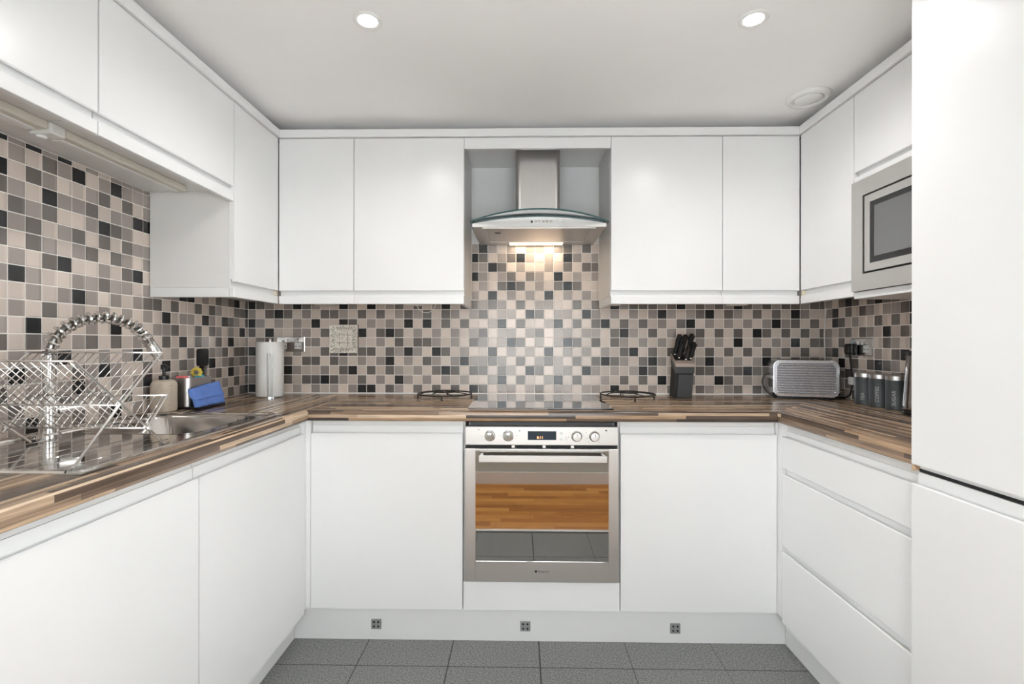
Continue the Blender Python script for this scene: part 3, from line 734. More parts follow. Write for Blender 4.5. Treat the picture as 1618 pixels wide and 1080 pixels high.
# ------------------------------------------------------------------ sink
SX0, SX1, SY0, SY1 = -1.372, -.897, -1.540, -.738
t = thing('sink', 'stainless steel inset sink with bowl and ribbed drainer', 'sink', ((SX0 + SX1) / 2, (SY0 + SY1) / 2, WT))
ZS = WT + .0025
b = MB(); hx0, hx1, hy0, hy1 = BX0 + .012, BX1 - .012, BY0 + .012, BY1 - .012
for x0, x1, y0, y1 in ((SX0, hx0, SY0, SY1), (hx1, SX1, SY0, SY1), (hx0, hx1, hy1, SY1), (hx0, hx1, SY0, hy0)):
    b.box(x0, x1, y0, y1, WT + .0004, ZS)
rim = b.build('top_plate', 'sink_steel', t)
def rrect(x0, x1, y0, y1, r, z, n=5):
    o = []
    for cx, cy, a0 in ((x1 - r, y1 - r, 0), (x0 + r, y1 - r, 90), (x0 + r, y0 + r, 180), (x1 - r, y0 + r, 270)):
        for k in range(n + 1): a = math.radians(a0 + 90 * k / n); o.append((cx + r * math.cos(a), cy + r * math.sin(a), z))
    return o
MB().tube(rrect(SX0 + .006, SX1 - .006, SY0 + .006, SY1 - .006, .028, ZS + .0015), .0058, 8, closed=True).build('raised_rim', 'sink_steel', t)
rings = [rrect(hx0 - .002, hx1 + .002, hy0 - .002, hy1 + .002, .06, ZS + .001), rrect(hx0 + .003, hx1 - .003, hy0 + .003, hy1 - .003, .058, ZS - .005),
         rrect(hx0 + .010, hx1 - .010, hy0 + .010, hy1 - .010, .055, WT - .13), rrect(hx0 + .03, hx1 - .03, hy0 + .03, hy1 - .03, .045, WT - .158), rrect(hx0 + .12, hx1 - .12, hy0 + .12, hy1 - .12, .02, WT - .164)]
V = [p for r_ in rings for p in r_]; n = len(rings[0]); Fc = []
for k in range(len(rings) - 1):
    for j in range(n): Fc.append((k * n + j, k * n + (j + 1) % n, (k + 1) * n + (j + 1) % n, (k + 1) * n + j))
Fc.append(tuple(range((len(rings) - 1) * n, len(rings) * n)))
bowl = MB().mesh(V, Fc, True).build('bowl', 'sink_steel', t, sharp=50)
# square corners of the cut-out closed by a flat flange
inner = rings[0]; k6 = 6
for ci, (cx, cy) in enumerate(((hx1 + .004, hy1 + .004), (hx0 - .004, hy1 + .004), (hx0 - .004, hy0 - .004), (hx1 + .004, hy0 - .004))):
    V = []; Fc = []; i0 = 0; V.append((cx, cy, ZS + .0005)); V += [(p[0], p[1], ZS + .0005) for p in inner[ci * k6:(ci + 1) * k6]]
    for j in range(k6 - 1): Fc.append((i0, i0 + 1 + j, i0 + 2 + j))
    MB().mesh(V, Fc).build('bowl_flange', 'sink_steel', bowl)
MB().lathe([(.040, 0), (.040, .003), (.030, .004), (.028, .001), (.004, .001)], ((hx0 + hx1) / 2, (hy0 + hy1) / 2, WT - .1635), 24).build('drain', 'chrome', bowl)
rb = MB()
for i in range(7):
    x = -1.290 + i * .052; rb.tube([(x, -1.500, ZS - .0023), (x, -1.19, ZS - .0023)], .0034, 8)
rb.build('drainer_rib', 'sink_steel', t)

# tap with sprung hose
TXp, TYp = -1.330, -1.165
t = thing('kitchen_tap', 'chrome kitchen tap with a coiled spring hose behind the dish rack', 'tap', (TXp, TYp, ZS))
MB().lathe([(.027, 0), (.027, .006), (.022, .012), (.0205, .05), (.0205, .10), (.017, .105), (.0135, .11), (.0135, .205), (.0155, .207), (.0155, .225), (.012, .228)], (TXp, TYp, ZS), 28).build('column', 'chrome', t)
MB().tube([(TXp + .018, TYp + .01, ZS + .075), (TXp + .045, TYp + .045, ZS + .080)], [.014, .013], 16).tube([(TXp + .042, TYp + .040, ZS + .082), (TXp + .055, TYp + .075, ZS + .115), (TXp + .058, TYp + .082, ZS + .120)], [.006, .005, .004], 10).build('lever', 'chrome', t)
zb = ZS + .225; ex, ey = TXp + .070, TYp + .262
def hose(s): # 0..1 along the arch
    a = PI * (1 - s * .86)
    q = (1 + math.cos(a)) / 2 / ((1 + math.cos(PI * .14)) / 2)
    return Vector((TXp + (ex - TXp) * q, TYp + (ey - TYp) * q, zb + .112 * math.sin(a)))
MB().tube([hose(i / 40) for i in range(41)], .0085, 10).build('hose', 'dark_steel', t)
pts = []; turns = 17; SN = turns * 14; up = Vector((ex - TXp, ey - TYp, 0)).normalized(); sd = Vector((-up.y, up.x, 0))
for i in range(SN + 1):
    s = i / SN; p = hose(s); tg = (hose(min(s + .01, 1)) - hose(max(s - .01, 0))).normalized(); n1 = tg.cross(sd).normalized(); a = 2 * PI * turns * s
    pts.append(p + (n1 * math.cos(a) + sd * math.sin(a)) * .0158)
MB().tube(pts, .0038, 7).build('spring', 'chrome', t)
p0, tg = hose(1), (hose(1) - hose(.97)).normalized()
MB().tube([p0 - tg * .012, p0, p0 + tg * .004, p0 + tg * .03, p0 + tg * .032, p0 + tg * .062, p0 + tg * .064, p0 + tg * .082], [.0165, .0175, .0165, .0165, .0178, .0178, .0150, .0130], 18).build('spray_head', 'chrome', t)

# ------------------------------------------------------------------ dish rack
RX0, RX1 = -1.276, -.930
Nn, Ff, Pp, FA, FB, Qq, Ss = (-1.520, 1.138), (-1.275, 1.150), (-1.406, 1.034), (-1.268, .9205), (-1.522, .9205), (-1.325, .968), (-1.258, 1.040)
t = thing('dish_rack', 'folding chrome wire dish rack with two tiers on the sink drainer', 'dish rack', ((RX0 + RX1) / 2, -1.4, ZS))
def yz(p, x): return (x, p[0], p[1])
for x in (RX0, RX1):
    MB().tube([yz(Nn, x), yz(FA, x)], .0028, 8).tube([yz(Ff, x), yz(Pp, x), yz(FB, x)], .0028, 8).tube([yz(Ss, x), yz(Qq, x), (x, -1.338, .957)], .0028, 8).build('end_frame', 'wire_chrome', t)
for p, x0 in ((Nn, RX0), (Ff, RX0), (Pp, RX0), (Qq, RX0), (Ss, RX0)):
    MB().tube([yz(p, RX0), yz(p, RX1)], .0024, 8).build('rail', 'wire_chrome', t)
def wires(pairs, n):
    b = MB()
    for i in range(n):
        x = RX0 + (RX1 - RX0) * (i + .5) / n
        for p, q in pairs: b.tube([yz(p, x), yz(q, x)], .0013, 6)
    return b
w_ = wires([(Nn, Pp), (Ff, Pp)], 17).build('upper_tier', 'wire_chrome', t); w_['kind'] = 'stuff'
w_ = wires([(Pp, Qq), (Ss, Qq)], 17).build('lower_tier', 'wire_chrome', t); w_['kind'] = 'stuff'
for x, s in ((RX0, -1), (RX1, 1)):
    MB().lathe([(.0075, 0), (.0075, .006), (.005, .008)], n=14, M=Matrix.Translation((x, *Qq)) @ Matrix.Rotation(s * PI / 2, 4, 'Y')).build('hinge_cap', 'chrome', t)

# ------------------------------------------------------------------ soap dispenser, caddy, pad on the left wall
t = thing('soap_dispenser', 'beige stone soap dispenser with a black pump beside the sink', 'soap dispenser', (-1.380, -.662, WT))
MB().lathe([(.031, 0), (.035, .003), (.0365, .010), (.0365, .098), (.035, .108), (.030, .117), (.020, .121), (.015, .121)], (-1.380, -.662, WT + .0004), 40, square=4).build('bottle', 'stone_beige', t)
MB().lathe([(.017, .1205), (.017, .136), (.010, .138), (.0055, .139), (.0055, .160), (.011, .161), (.011, .176), (.009, .179)], (-1.380, -.662, WT), 24).tube([(-1.380, -.662, WT + .172), (-1.353, -.679, WT + .172), (-1.346, -.683, WT + .166)], .005, 8).build('pump', 'black_plastic', t)

CX0, CX1, CY0, CY1 = -1.404, -1.322, -.605, -.455
t = thing('sink_caddy', 'stainless steel sponge caddy on a black tray against the left tiles', 'caddy', (-1.35, -.50, WT))
MB().box(CX0 - .004, CX1 + .046, CY0 - .006, CY1 + .012, WT + .0004, WT + .010, .003, 2).build('tray', 'black_plastic', t)
o_, i_ = rrect(CX0, CX1, CY0, CY1, .022, 0), rrect(CX0 + .002, CX1 - .002, CY0 + .002, CY1 - .002, .020, 0)
zb_, zt_ = WT + .0104, WT + .122; n = len(o_)
V = [(p[0], p[1], zb_) for p in o_] + [(p[0], p[1], zt_) for p in o_] + [(p[0], p[1], zt_) for p in i_] + [(p[0], p[1], zb_ + .004) for p in i_]
Fc = []
for j in range(n):
    q = (j + 1) % n
    for a in (0, 1, 2): Fc.append((a * n + j, a * n + q, (a + 1) * n + q, (a + 1) * n + j))
Fc += [tuple(range(n)), tuple(range(3 * n, 4 * n))]
MB().mesh(V, Fc, True).build('cup', 'stainless_upright', t)
# things standing in the caddy
t = thing('sponge', 'pink and white rounded sponge sticking out of the steel caddy', 'sponge', (-1.372, -.578, WT + .06))
MB().box(-1.392, -1.352, -.590, -.560, WT + .020, WT + .130, .008, 3).build('foam', 'pink_foam', t)
MB().box(-1.392, -1.352, -.5598, -.554, WT + .020, WT + .129, .002).build('scourer', 'white_plastic', t)
t = thing('dish_brush', 'yellow flower-shaped dish brush on a teal handle in the steel caddy', 'brush', (-1.355, -.505, WT + .02))
b = MB().ball((-1.352, -.520, WT + .140), .009, (1, .6, 1))
b.build('flower_centre', 'relief_dark', t)
for k in range(8):
    a = k * PI / 4; MB().ball((-1.352 + .017 * math.cos(a), -.517, WT + .140 + .015 * math.sin(a)), .0085, (1, .5, .9), 10, 6).build('petal', 'yellow_foam', t)
MB().tube([(-1.352, -.512, WT + .122), (-1.353, -.510, WT + .02)], .009, 12).ball((-1.346, -.508, WT + .122), .016, (1.2, 1, .7)).build('handle', 'teal_foam', t)
# folded blue cloth leaning on the caddy
V, Fc = [], []
def cl(u, v): # u along y 0..1, v up 0..1
    y = -.622 + u * .185; z = WT + .0105 + v * (.070 + .018 * u)
    x = -1.279 - .026 * v + .004 * math.sin(u * 9) + .007 * math.exp(-((v - .48) / .10) ** 2) * (1 if v < .48 else .2) + .003 * math.sin(u * 23 + v * 7) * (1 - u)
    return (x, y, z)
NU, NV = 20, 14
for th in (0, -.012):
    for i in range(NU + 1):
        for j in range(NV + 1):
            p = cl(i / NU, j / NV); e_ = min(i, NU - i, j, NV - j); k = -.004 * (1 if e_ == 0 else 0) if th == 0 else th
            V.append((p[0] + k, p[1], p[2]))
W_ = NV + 1; O_ = (NU + 1) * W_
for i in range(NU):
    for j in range(NV):
        a = i * W_ + j; Fc.append((a, a + W_, a + W_ + 1, a + 1)); Fc.append((O_ + a, O_ + a + 1, O_ + a + W_ + 1, O_ + a + W_))
for i in range(NU):
    for j in (0, NV): a = i * W_ + j; Fc.append((a, a + W_, O_ + a + W_, O_ + a))
for j in range(NV):
    for i in (0, NU): a = i * W_ + j; Fc.append((a, a + 1, O_ + a + 1, O_ + a))
c = tag(MB().mesh(V, Fc, True).build('cleaning_cloth', 'blue_cloth', sharp=60), 'folded blue cleaning cloth leaning on the steel caddy', 'cloth')
# black pad with clear holder on the wall
t = thing('wall_pad', 'black rounded square pad stuck on the left wall tiles above the caddy', 'pad', (XL + .004, -.364, 1.02))
pr = rrect(-.402, -.328, 1.071, 1.147, .012, 0)
MB().prism([(p[0], p[1]) for p in pr], lambda a, c_, u: (u, a, c_), XL + .0006, XL + .007).build('pad', 'black_plastic', t)
MB().box(XL + .0006, XL + .003, -.384, -.332, 1.020, 1.0705, .001).build('backing', 'clear_plastic', t)

# ------------------------------------------------------------------ kitchen roll
KX, KY = -1.236, -.155
t = thing('kitchen_roll', 'white paper kitchen roll on an upright chrome holder in the left corner', 'kitchen roll', (KX, KY, WT))
MB().lathe([(.066, .0004), (.066, .005), (.062, .007)], (KX, KY, WT), 32).build('base', 'chrome', t)
MB().lathe([(.020, .0075), (.0605, .0075), (.0615, .010), (.0615, .262), (.0605, .2645), (.020, .2645), (.020, .255)], (KX, KY, WT), 48).build('roll', 'towel_paper', t)
MB().tube([(KX, KY, WT + .006), (KX, KY, WT + .275)], .006, 12).ball((KX, KY, WT + .277), .008).build('pole', 'chrome', t)
gd = Vector((-.024 - KX, -2.49 - KY, 0)).normalized(); sd = Vector((-gd.y, gd.x, 0)); c0 = Vector((KX, KY, 0)) + gd * .0665
lp = [c0 + sd * .0085 + Vector((0, 0, WT + .004))] + [c0 + sd * (.0085 * math.cos(a)) + Vector((0, 0, WT + .205 + .0085 * math.sin(a))) for a in [PI * k / 8 for k in range(9)]] + [c0 - sd * .0085 + Vector((0, 0, WT + .004))]
MB().tube(lp, .0024, 8).build('retaining_bar', 'dark_steel', t)

# ------------------------------------------------------------------ sockets
def socket(label, mp, loc, plug):
    t = thing('double_socket', label, 'socket', loc, 'chrome double sockets')
    def bx(u0, u1, z0, z1, d0, d1, bev=0):
        a, c_ = Vector(mp(u0, z0, d0)), Vector(mp(u1, z1, d1))
        return MB().box(min(a.x, c_.x), max(a.x, c_.x), min(a.y, c_.y), max(a.y, c_.y), min(a.z, c_.z), max(a.z, c_.z), bev, 2)
    bx(-.073, .073, -.039, .039, .0006, .008, .0025).build('plate', 'chrome', t)
    for s in (-1, 1):
        ins = bx(s * .038 - .0185, s * .038 + .0185, -.024, .008, .0081, .0092).build('outlet', 'white_plastic', t)
        bx(s * .038 - .0075, s * .038 + .0075, .0085, .021, .0081, .0094).build('outlet_top', 'white_plastic', t)
        h = None
        for hu, hz, w, hh in ((0, .012, .004, .007), (-.011, -.011, .007, .004), (.011, -.011, .007, .004)):
            bx(s * .038 + hu - w / 2, s * .038 + hu + w / 2, hz - hh / 2, hz + hh / 2, .0093, .0099).build('slot', 'dark_gap', ins)
        bx(s * .012 - .006, s * .012 + .006, .010, .028, .0081, .0115, .001).build('switch', 'white_plastic', t)
    return t
socket('chrome double socket on the back wall behind the kitchen roll', lambda u, z, d: (-1.205 + u, -d, 1.165 + z), (-1.205, 0, 1.126), False)
socket('chrome double socket on the right wall with a black plug in it', lambda u, z, d: (XR - d, -.270 - u, 1.157 + z), (XR, -.270, 1.118), True)
# black plug and flex on the right wall
t = thing('power_plug', 'black mains plug with its cable hanging from the right socket', 'plug', (XR - .03, -.232, 1.06))
MB().box(XR - .042, XR - .0102, -.262, -.205, 1.122, 1.172, .010, 3).box(XR - .046, XR - .042, -.25, -.218, 1.130, 1.165, .002).build('plug_body', 'black_plastic', t)
MB().tube([(XR - .028, -.232, 1.125), (XR - .027, -.236, 1.08), (XR - .024, -.240, 1.02), (XR - .022, -.236, .97), (XR - .024, -.225, .935), (XR - .03, -.20, .921), (XR - .05, -.15, .9175)], [.006, .0042, .004, .004, .004, .004, .004], 8).build('flex', 'black_plastic', t)
MB().box(XR - .034, XR - .012, -.250, -.224, .985, 1.020, .003).build('cable_tag', 'white_plastic', t)

# ------------------------------------------------------------------ relief tile on the back wall
t = thing('relief_tile', 'square silver and cream relief tile hanging among the mosaic tiles', 'wall tile', (-.930, -.001, 1.120))
rc = (-.930, 1.193)
MB().box(rc[0] - .0735, rc[0] + .0735, -.006, -.0006, rc[1] - .0735, rc[1] + .0735).build('backing', 'relief_dark', t)
# sloped facets from a raised rim down to a central square, in wedges
def ring(h): return [(-h, -h), (h, -h), (h, h), (-h, h)]
b = MB(); lv = [(.0725, .0135), (.0715, .0155), (.046, .0120), (.043, .0145), (.022, .0130), (.020, .0155), (.012, .0155)]
V = []; Fc = []
for h, d in lv: V += [(rc[0] + x, -d, rc[1] + z) for x, z in ring(h)]
for k in range(len(lv) - 1):
    for j in range(4): Fc.append((k * 4 + j, k * 4 + (j + 1) % 4, k * 4 + 4 + (j + 1) % 4, k * 4 + 4 + j))
Fc.append(tuple(range(len(lv) * 4 - 4, len(lv) * 4))); V += [(rc[0] + x, -.006, rc[1] + z) for x, z in ring(.071)]
for j in range(4): Fc.append((j, (j + 1) % 4, len(lv) * 4 + (j + 1) % 4, len(lv) * 4 + j))
b.mesh(V, Fc).build('relief', 'relief_silver', t)
random.seed(3)
gr = MB()
for k in range(44):
    a = k / 44 * 2 * PI + random.uniform(-.05, .05); c_, s_ = math.cos(a), math.sin(a); q = 1 / max(abs(c_), abs(s_))
    r0, r1 = random.uniform(.042, .050), random.uniform(.056, .065)
    gr.tube([(rc[0] + c_ * q * r0, -.0128, rc[1] + s_ * q * r0), (rc[0] + c_ * q * r1, -.0148, rc[1] + s_ * q * r1)], [.0008, .0017 if k % 3 else .0010], 6)
gr.build('radial_rib', 'relief_dark', t)
gr = MB()
for s in (-1, 1):
    gr.tube([(rc[0] - .034, -.0145, rc[1] + s * .020), (rc[0] + .034, -.0145, rc[1] + s * .020)], .0013, 6).tube([(rc[0] + s * .020, -.0145, rc[1] - .034), (rc[0] + s * .020, -.0145, rc[1] + .034)], .0013, 6)
gr.build('cross_rib', 'relief_dark', t)

# ------------------------------------------------------------------ wire trivets
for cx, lab in ((-.382, 'round black wire trivet left of the hob'), (.478, 'round black wire trivet right of the hob')):
    cy, zt, r_ = -.195, WT + .023, .126
    t = thing('trivet', lab, 'trivet', (cx, cy, WT), 'wire trivets')
    MB().tube([(cx + r_ * math.cos(a), cy + r_ * math.sin(a), zt) for a in [2 * PI * k / 48 for k in range(48)]], .0034, 8, closed=True).build('ring', 'black_iron', t)
    MB().tube([(cx + .055 * math.cos(a), cy + .055 * math.sin(a), zt + .009) for a in [2 * PI * k / 32 for k in range(32)]], .0028, 8, closed=True).build('inner_ring', 'black_iron', t)
    for k in range(8):
        a = PI * k / 4 + .2; q = [(.0, .010), (.055, .009), (.095, .006), (r_, 0)]
        MB().tube([(cx + u * math.cos(a + (u / r_) ** 2 * .25), cy + u * math.sin(a + (u / r_) ** 2 * .25), zt + h) for u, h in q], .0024, 6).build('spoke', 'black_iron', t)
    for k in range(4):
        a = -PI / 2 + k * PI / 2 + .05; p = Vector((cx + r_ * math.cos(a), cy + r_ * math.sin(a), 0))
        MB().tube([(p.x, p.y, zt), (p.x, p.y, WT + .006)], .003, 6).ball((p.x, p.y, WT + .0055), .005).build('foot', 'black_iron', t)

# ------------------------------------------------------------------ knife block
BXc, BYc = .752, -.112
M0 = Matrix.Translation((BXc, BYc, WT + .0004)) @ Matrix.Rotation(math.radians(-6), 4, 'Z')
t = thing('knife_block', 'black knife block with a taupe collar on the back worktop', 'knife block', (BXc, BYc, WT))
def loft(r0, r1, mat, name, par, extra=None):
    V = [M0 @ Vector(p) for p in r0 + r1]; n = len(r0)
    return MB().mesh(V, [tuple(range(n)), tuple(range(n, 2 * n))] + [(j, (j + 1) % n, n + (j + 1) % n, n + j) for j in range(n)]).build(name, mat, par)
q4 = lambda x0, x1, y0, y1, za, zb2: [(x0, y0, za), (x1, y0, za), (x1, y1, zb2), (x0, y1, zb2)]
loft(q4(-.040, .040, -.058, .058, 0, 0), q4(-.031, .047, -.058, .058, .118, .160), 'matt_black', 'body', t)
loft(q4(-.0345, .0505, -.062, .060, .1185, .161), q4(-.033, .052, -.062, .060, .148, .190), 'black_plastic', 'upper_band', t)
loft(q4(-.0355, .0530, -.065, .062, .1485, .191), q4(-.0350, .0535, -.065, .062, .164, .208), 'collar_taupe', 'collar', t)
loft(q4(-.0295, .0480, -.058, .055, .1642, .2065), q4(-.0295, .0480, -.058, .055, .1650, .2090), 'dark_gap', 'slot_insert', t)
loft(q4(-.028, .040, -.0605, -.0585, .004, .004), q4(-.019, .047, -.0605, -.0585, .112, .112), 'black_plastic', 'front_plate', t)
KN = [(-.020, .028, .085, 'tallest knife at the back left of the black block'), (.010, .034, .080, 'knife in the middle of the back row of the block'), (.038, .030, .086, 'knife at the back right of the black block'),
      (-.010, -.012, .062, 'knife in the front left of the black block'), (.018, -.030, .050, 'short knife in the front middle of the black block'), (.042, -.018, .062, 'knife in the front right of the black block')]
for kx, ky, kl, lab in KN:
    z0 = .165 + (ky + .058) / .113 * .044 + .0005
    base = M0 @ Vector((kx, ky, z0)); ax = (M0.to_3x3() @ Vector((.16, -.20, .95))).normalized()
    t = thing('kitchen_knife', lab, 'knife', base, 'knives in the block')
    s_ = (M0.to_3x3() @ Vector((1, 0, 0))).normalized()
    MB().tube([base, base + ax * .014], .0062, 10).build('bolster', 'chrome', t)
    MB().tube([base + ax * .0142, base + ax * .022, base + ax * (.022 + kl * .35), base + ax * (.022 + kl * .7), base + ax * (.022 + kl * .95) + Vector((.003, -.004, 0)), base + ax * (.022 + kl) + Vector((.006, -.006, -.002))], [.0105, .0128, .0112, .0132, .0142, .0060], 12).build('handle', 'black_plastic', t)

# ------------------------------------------------------------------ toaster
TH_ = math.radians(-16)
M1 = Matrix.Translation((1.303, -.205, WT + .0004)) @ Matrix.Rotation(TH_, 4, 'Z')
t = thing('toaster', 'silver toaster with horizontal ribbed front in the right corner', 'toaster', (1.303, -.205, WT))
HW, HH, TD = .135, .182, .148
pr = rrect(-HW, HW, .012, HH, .030, 0, 7)
def mk(a, c_, u): return M1 @ Vector((a, u, c_))
MB().prism([(p[0], p[1]) for p in pr], mk, .010, TD, smooth=True).build('body', 'toaster_steel', t, sharp=50)
bz = rrect(-HW + .001, HW - .001, .013, HH - .001, .029, 0, 7); bi = rrect(-HW + .014, HW - .014, .026, HH - .014, .018, 0, 7); n = len(bz)
V = [mk(p[0], p[1], .0098) for p in bz] + [mk(p[0], p[1], -.001) for p in bz] + [mk(p[0], p[1], -.001) for p in bi] + [mk(p[0], p[1], .0098) for p in bi]
MB().mesh(V, [(k * n + j, k * n + (j + 1) % n, ((k + 1) % 4) * n + (j + 1) % n, ((k + 1) % 4) * n + j) for k in range(4) for j in range(n)], True).build('front_bezel', 'toaster_steel', t)
NR = 12; zz0, zz1 = .0265, HH - .0145
for i in range(NR):
    za = zz0 + (zz1 - zz0) * i / NR; zb2 = zz0 + (zz1 - zz0) * (i + 1) / NR; hh = (zb2 - za)
    prof = [(.0096, za)] + [(.0070 - .0085 * math.sin(PI * k / 8) ** .8, za + hh * k / 8) for k in range(9)] + [(.0096, zb2)]
    ins = .018 - math.sqrt(max(0, .018 ** 2 - (max(0, .018 - min((za + zb2) / 2 - zz0, zz1 - (za + zb2) / 2))) ** 2))
    MB().prism(prof, lambda a, c_, u: M1 @ Vector((u, a, c_)), -HW + .0145 + ins, HW - .0145 - ins, smooth=True).build('rib', 'toaster_steel', t, sharp=60)
MB().box(-.118, .118, .020, .140, 0, .0115, M=M1).build('base', 'black_plastic', t)
MB().box(-.100, .100, .048, .072, HH - .001, HH + .0012, M=M1).box(-.100, .100, .092, .116, HH - .001, HH + .0012, M=M1).build('bread_slot', 'dark_gap', t)
MB().box(HW - .001, HW + .012, .030, .128, .020, HH - .020, .005, 2, M=M1).build('end_panel', 'black_plastic', t)
MB().box(HW + .0122, HW + .034, .045, .080, .128, .146, .004, 2, M=M1).build('lever', 'chrome', t)
MB().lathe([(.014, 0), (.014, .012), (.011, .016)], n=20, M=M1 @ Matrix.Translation((HW + .0122, .060, .046)) @ Matrix.Rotation(PI / 2, 4, 'Y')).build('browning_knob', 'chrome', t)
MB().box(-HW - .004, -HW + .001, .04, .10, .05, .09, M=M1).build('cord_inlet', 'black_plastic', t)
cp_ = [(-HW - .003, .07, .115), (-HW - .022, .07, .112), (-HW - .036, .068, .085), (-HW - .034, .066, .055), (-HW - .018, .060, .026), (-HW + .005, .05, .0065), (-HW + .03, .055, .005)]
sm = []
for i in range(len(cp_) - 1):
    for k in range(4):
        q = k / 4; p_1 = Vector(cp_[max(i - 1, 0)]); p_2, p_3 = Vector(cp_[i]), Vector(cp_[i + 1]); p_4 = Vector(cp_[min(i + 2, len(cp_) - 1)])
        sm.append(M1 @ (.5 * ((2 * p_2) + (p_3 - p_1) * q + (2 * p_1 - 5 * p_2 + 4 * p_3 - p_4) * q * q + (3 * p_2 - p_1 - 3 * p_3 + p_4) * q ** 3)))
MB().tube(sm, .0035, 8).build('cord', 'black_plastic', t)

# ------------------------------------------------------------------ canisters and kettle
for cx, cy, word, lab in ((1.464, -.362, 'TEA', 'dark grey canister lettered TEA, nearest the toaster'), (1.461, -.452, 'COFFEE', 'dark grey canister lettered COFFEE, between the other two'), (1.462, -.542, 'SUGAR', 'dark grey canister lettered SUGAR beside the kettle')):
    t = thing('canister', lab, 'canister', (cx, cy, WT), 'storage canisters'); r_ = .0385
    MB().lathe([(r_ - .002, .0004), (r_, .002), (r_, .1155), (r_ - .001, .117)], (cx, cy, WT), 40).build('jar', 'canister_grey', t)
    MB().lathe([(r_ - .0025, .1172), (r_ - .0005, .1178), (r_ - .0005, .1335), (r_ - .002, .1355), (.004, .1355)], (cx, cy, WT), 40).build('lid', 'stainless_upright', t)
    ca = math.atan2(-2.49 - cy, -.024 - cx) - math.radians(14)
    def mpf(u, v, ca=ca, cx=cx, cy=cy, r_=r_, n_=len(word)):
        a = ca - (-v) / r_; return (cx + (r_ + .0004) * math.cos(a), cy + (r_ + .0004) * math.sin(a), WT + .017 + .0062 * n_ + u)
    text_bm(word, .0185, lambda u, v: mpf(u, -v)).build('lettering', 'letter_grey', t, sharp=0)
KX, KY = 1.444, -.690
t = thing('kettle', 'tall polished steel kettle with black base, half hidden by the fridge', 'kettle', (KX, KY, WT))
MB().lathe([(.062, .0004), (.0635, .003), (.063, .018), (.059, .020)], (KX, KY, WT), 36).build('base', 'black_plastic', t)
MB().lathe([(.058, .0205), (.061, .022), (.061, .045), (.060, .048), (.057, .10), (.053, .16), (.0495, .205), (.048, .218)], (KX, KY, WT), 40).build('body', 'kettle_steel', t)
MB().lathe([(.0485, .2182), (.0485, .228), (.042, .235), (.012, .238), (.010, .245), (.004, .247)], (KX, KY, WT), 32).build('lid', 'black_plastic', t)
MB().tube([(KX - .005, KY + .040, WT + .185), (KX - .004, KY + .060, WT + .210), (KX - .004, KY + .066, WT + .216)], [.018, .012, .008], 12).build('spout', 'kettle_steel', t)
MB().tube([(KX + .01, KY - .045, WT + .205), (KX + .01, KY - .085, WT + .20), (KX + .01, KY - .095, WT + .16), (KX + .01, KY - .088, WT + .09), (KX + .01, KY - .058, WT + .06)], .010, 12).build('handle', 'black_plastic', t)

# ------------------------------------------------------------------ small fittings under the wall units
for x0, x1, lab in ((.398, .470, 'slim white light under the cabinet right of the hood'), (-.600, -.520, 'slim white light under the cabinet left of the hood'), (1.00, 1.09, 'slim white light under the back right corner cabinet'), (-1.05, -.95, 'slim white light under the back left corner cabinet')):
    t = thing('under_cabinet_light', lab, 'light', ((x0 + x1) / 2, -.065, UB + .012), 'under-cabinet lights')
    MB().box(x0, x1, -.09, -.04, UB + .014, UB + .0372, .002).build('housing', 'white_plastic', t)
    MB().box(x0 + .006, x1 - .006, -.085, -.045, UB + .0125, UB + .0139).build('lens', 'cream_plastic', t)
def strip(y0, y1, lab):
    t = thing('strip_light', lab, 'light', (-1.262, (y0 + y1) / 2, 1.716), 'strip lights over the sink')
    MB().box(-1.290, -1.236, y0, y1, 1.721, 1.7430, .004, 2).build('housing', 'cream_plastic', t)
    MB().box(-1.286, -1.258, y0 + .012, y1 - .012, 1.717, 1.7209, .001).build('diffuser', 'satin_white', t)
    for y in (y0 + .004, y1 - .014): MB().box(-1.300, -1.2902, y, y + .010, 1.733, 1.7430).build('end_clip', 'black_plastic', t)
strip(-1.215, -.745, 'off-white strip light under the short cabinet above the sink')
strip(-1.78, -1.262, 'off-white strip light nearest the left edge of the photo')
t = thing('light_connector', 'small white plug joining the two strip lights over the sink', 'connector', (-1.262, -1.238, 1.714))
MB().box(-1.293, -1.232, -1.2595, -1.2175, 1.715, 1.7430, .003).build('plug_block', 'white_plastic', t)
MB().lathe([(.012, 0), (.010, .006), (.003, .007)], n=16, M=Matrix.Translation((-1.278, -1.238, 1.715)) @ Matrix.Rotation(PI, 4, 'X')).build('knob', 'white_plastic', t)
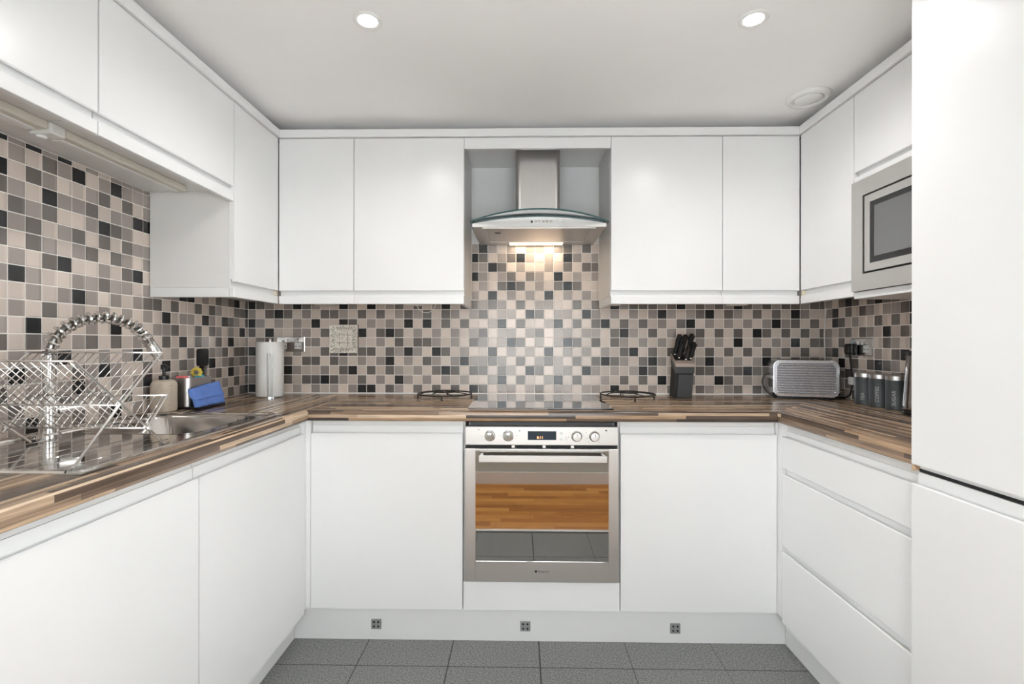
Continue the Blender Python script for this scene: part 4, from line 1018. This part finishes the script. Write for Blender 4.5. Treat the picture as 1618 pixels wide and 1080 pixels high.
# hanging white cable loops
lp = [(-.452 + .045 * math.cos(a), -.290, UB + .014 + .050 * math.sin(a)) for a in [PI + PI * k / 16 for k in range(17)]]
tag(MB().tube(lp, .0016, 6).build('cable', 'white_plastic'), 'thin white cable looping below the cabinet left of the hood', 'cable')
tag(MB().tube([(XR - .006, -.020, UB + .003), (XR - .005, -.012, 1.30), (XR - .009, -.010, 1.22), (XR - .0045, -.009, 1.12), (XR - .006, -.010, 1.0), (XR - .005, -.010, WT + .003)], .0028, 8).build('cable', 'white_plastic'), 'white cable running down the right corner behind the toaster', 'cable')
tag(MB().tube([(XL + .006, -.682, 1.728), (XL + .05, -.685, 1.7385), (XL + .10, -.70, 1.7385), (XL + .16, -.742, 1.734)], .0022, 6).build('cable', 'white_plastic'), 'thin white cable from the strip light to the left tiles', 'cable')

# ------------------------------------------------------------------ ceiling fittings
def downlight(x, y, lab, pw=1.0):
    t = thing('downlight', lab, 'downlight', (x, y, CEIL - .006), 'recessed ceiling downlights')
    MB().lathe([(.043, -.0005), (.043, -.003), (.039, -.0055), (.030, -.004), (.0285, -.0005)], (x, y, CEIL), 32, capb=False, capt=False).build('bezel', 'white_plastic', t)
    MB().lathe([(.028, -.0030), (.028, -.0005)], (x, y, CEIL), 24).build('lamp', 'lamp_glow', t)
    ld = bpy.data.lights.new('lamp', 'SPOT'); ld.energy = LAMP_W * pw; ld.spot_size = math.radians(162); ld.spot_blend = 1.0; ld.shadow_soft_size = .018; ld.color = (1, .98, .965)
    lo = bpy.data.objects.new('lamp_light', ld); COL.objects.link(lo); lo.parent = t; lo.location = (0, 0, -.008)
downlight(-.492, -1.012, 'bright round downlight in the ceiling, left one of two')
downlight(.682, -1.000, 'bright round downlight in the ceiling, right one of two')
vx, vy = 1.128, -.520
t = thing('ceiling_vent', 'round white ceiling extract vent near the right cabinets', 'vent', (vx, vy, CEIL - .02))
MB().lathe([(.080, -.0004), (.080, -.006), (.075, -.013), (.066, -.016), (.057, -.013), (.052, -.004)], (vx, vy, CEIL), 48, capb=False, capt=False).build('ring', 'white_plastic', t)
MB().lathe([(.050, -.006), (.049, -.011), (.036, -.016), (.004, -.018)][::-1], (vx, vy, CEIL), 40).build('disc', 'white_plastic', t)
MB().lathe([(.0545, -.0035), (.0545, -.0006)], (vx, vy, CEIL), 32).build('throat', 'satin_white', t)
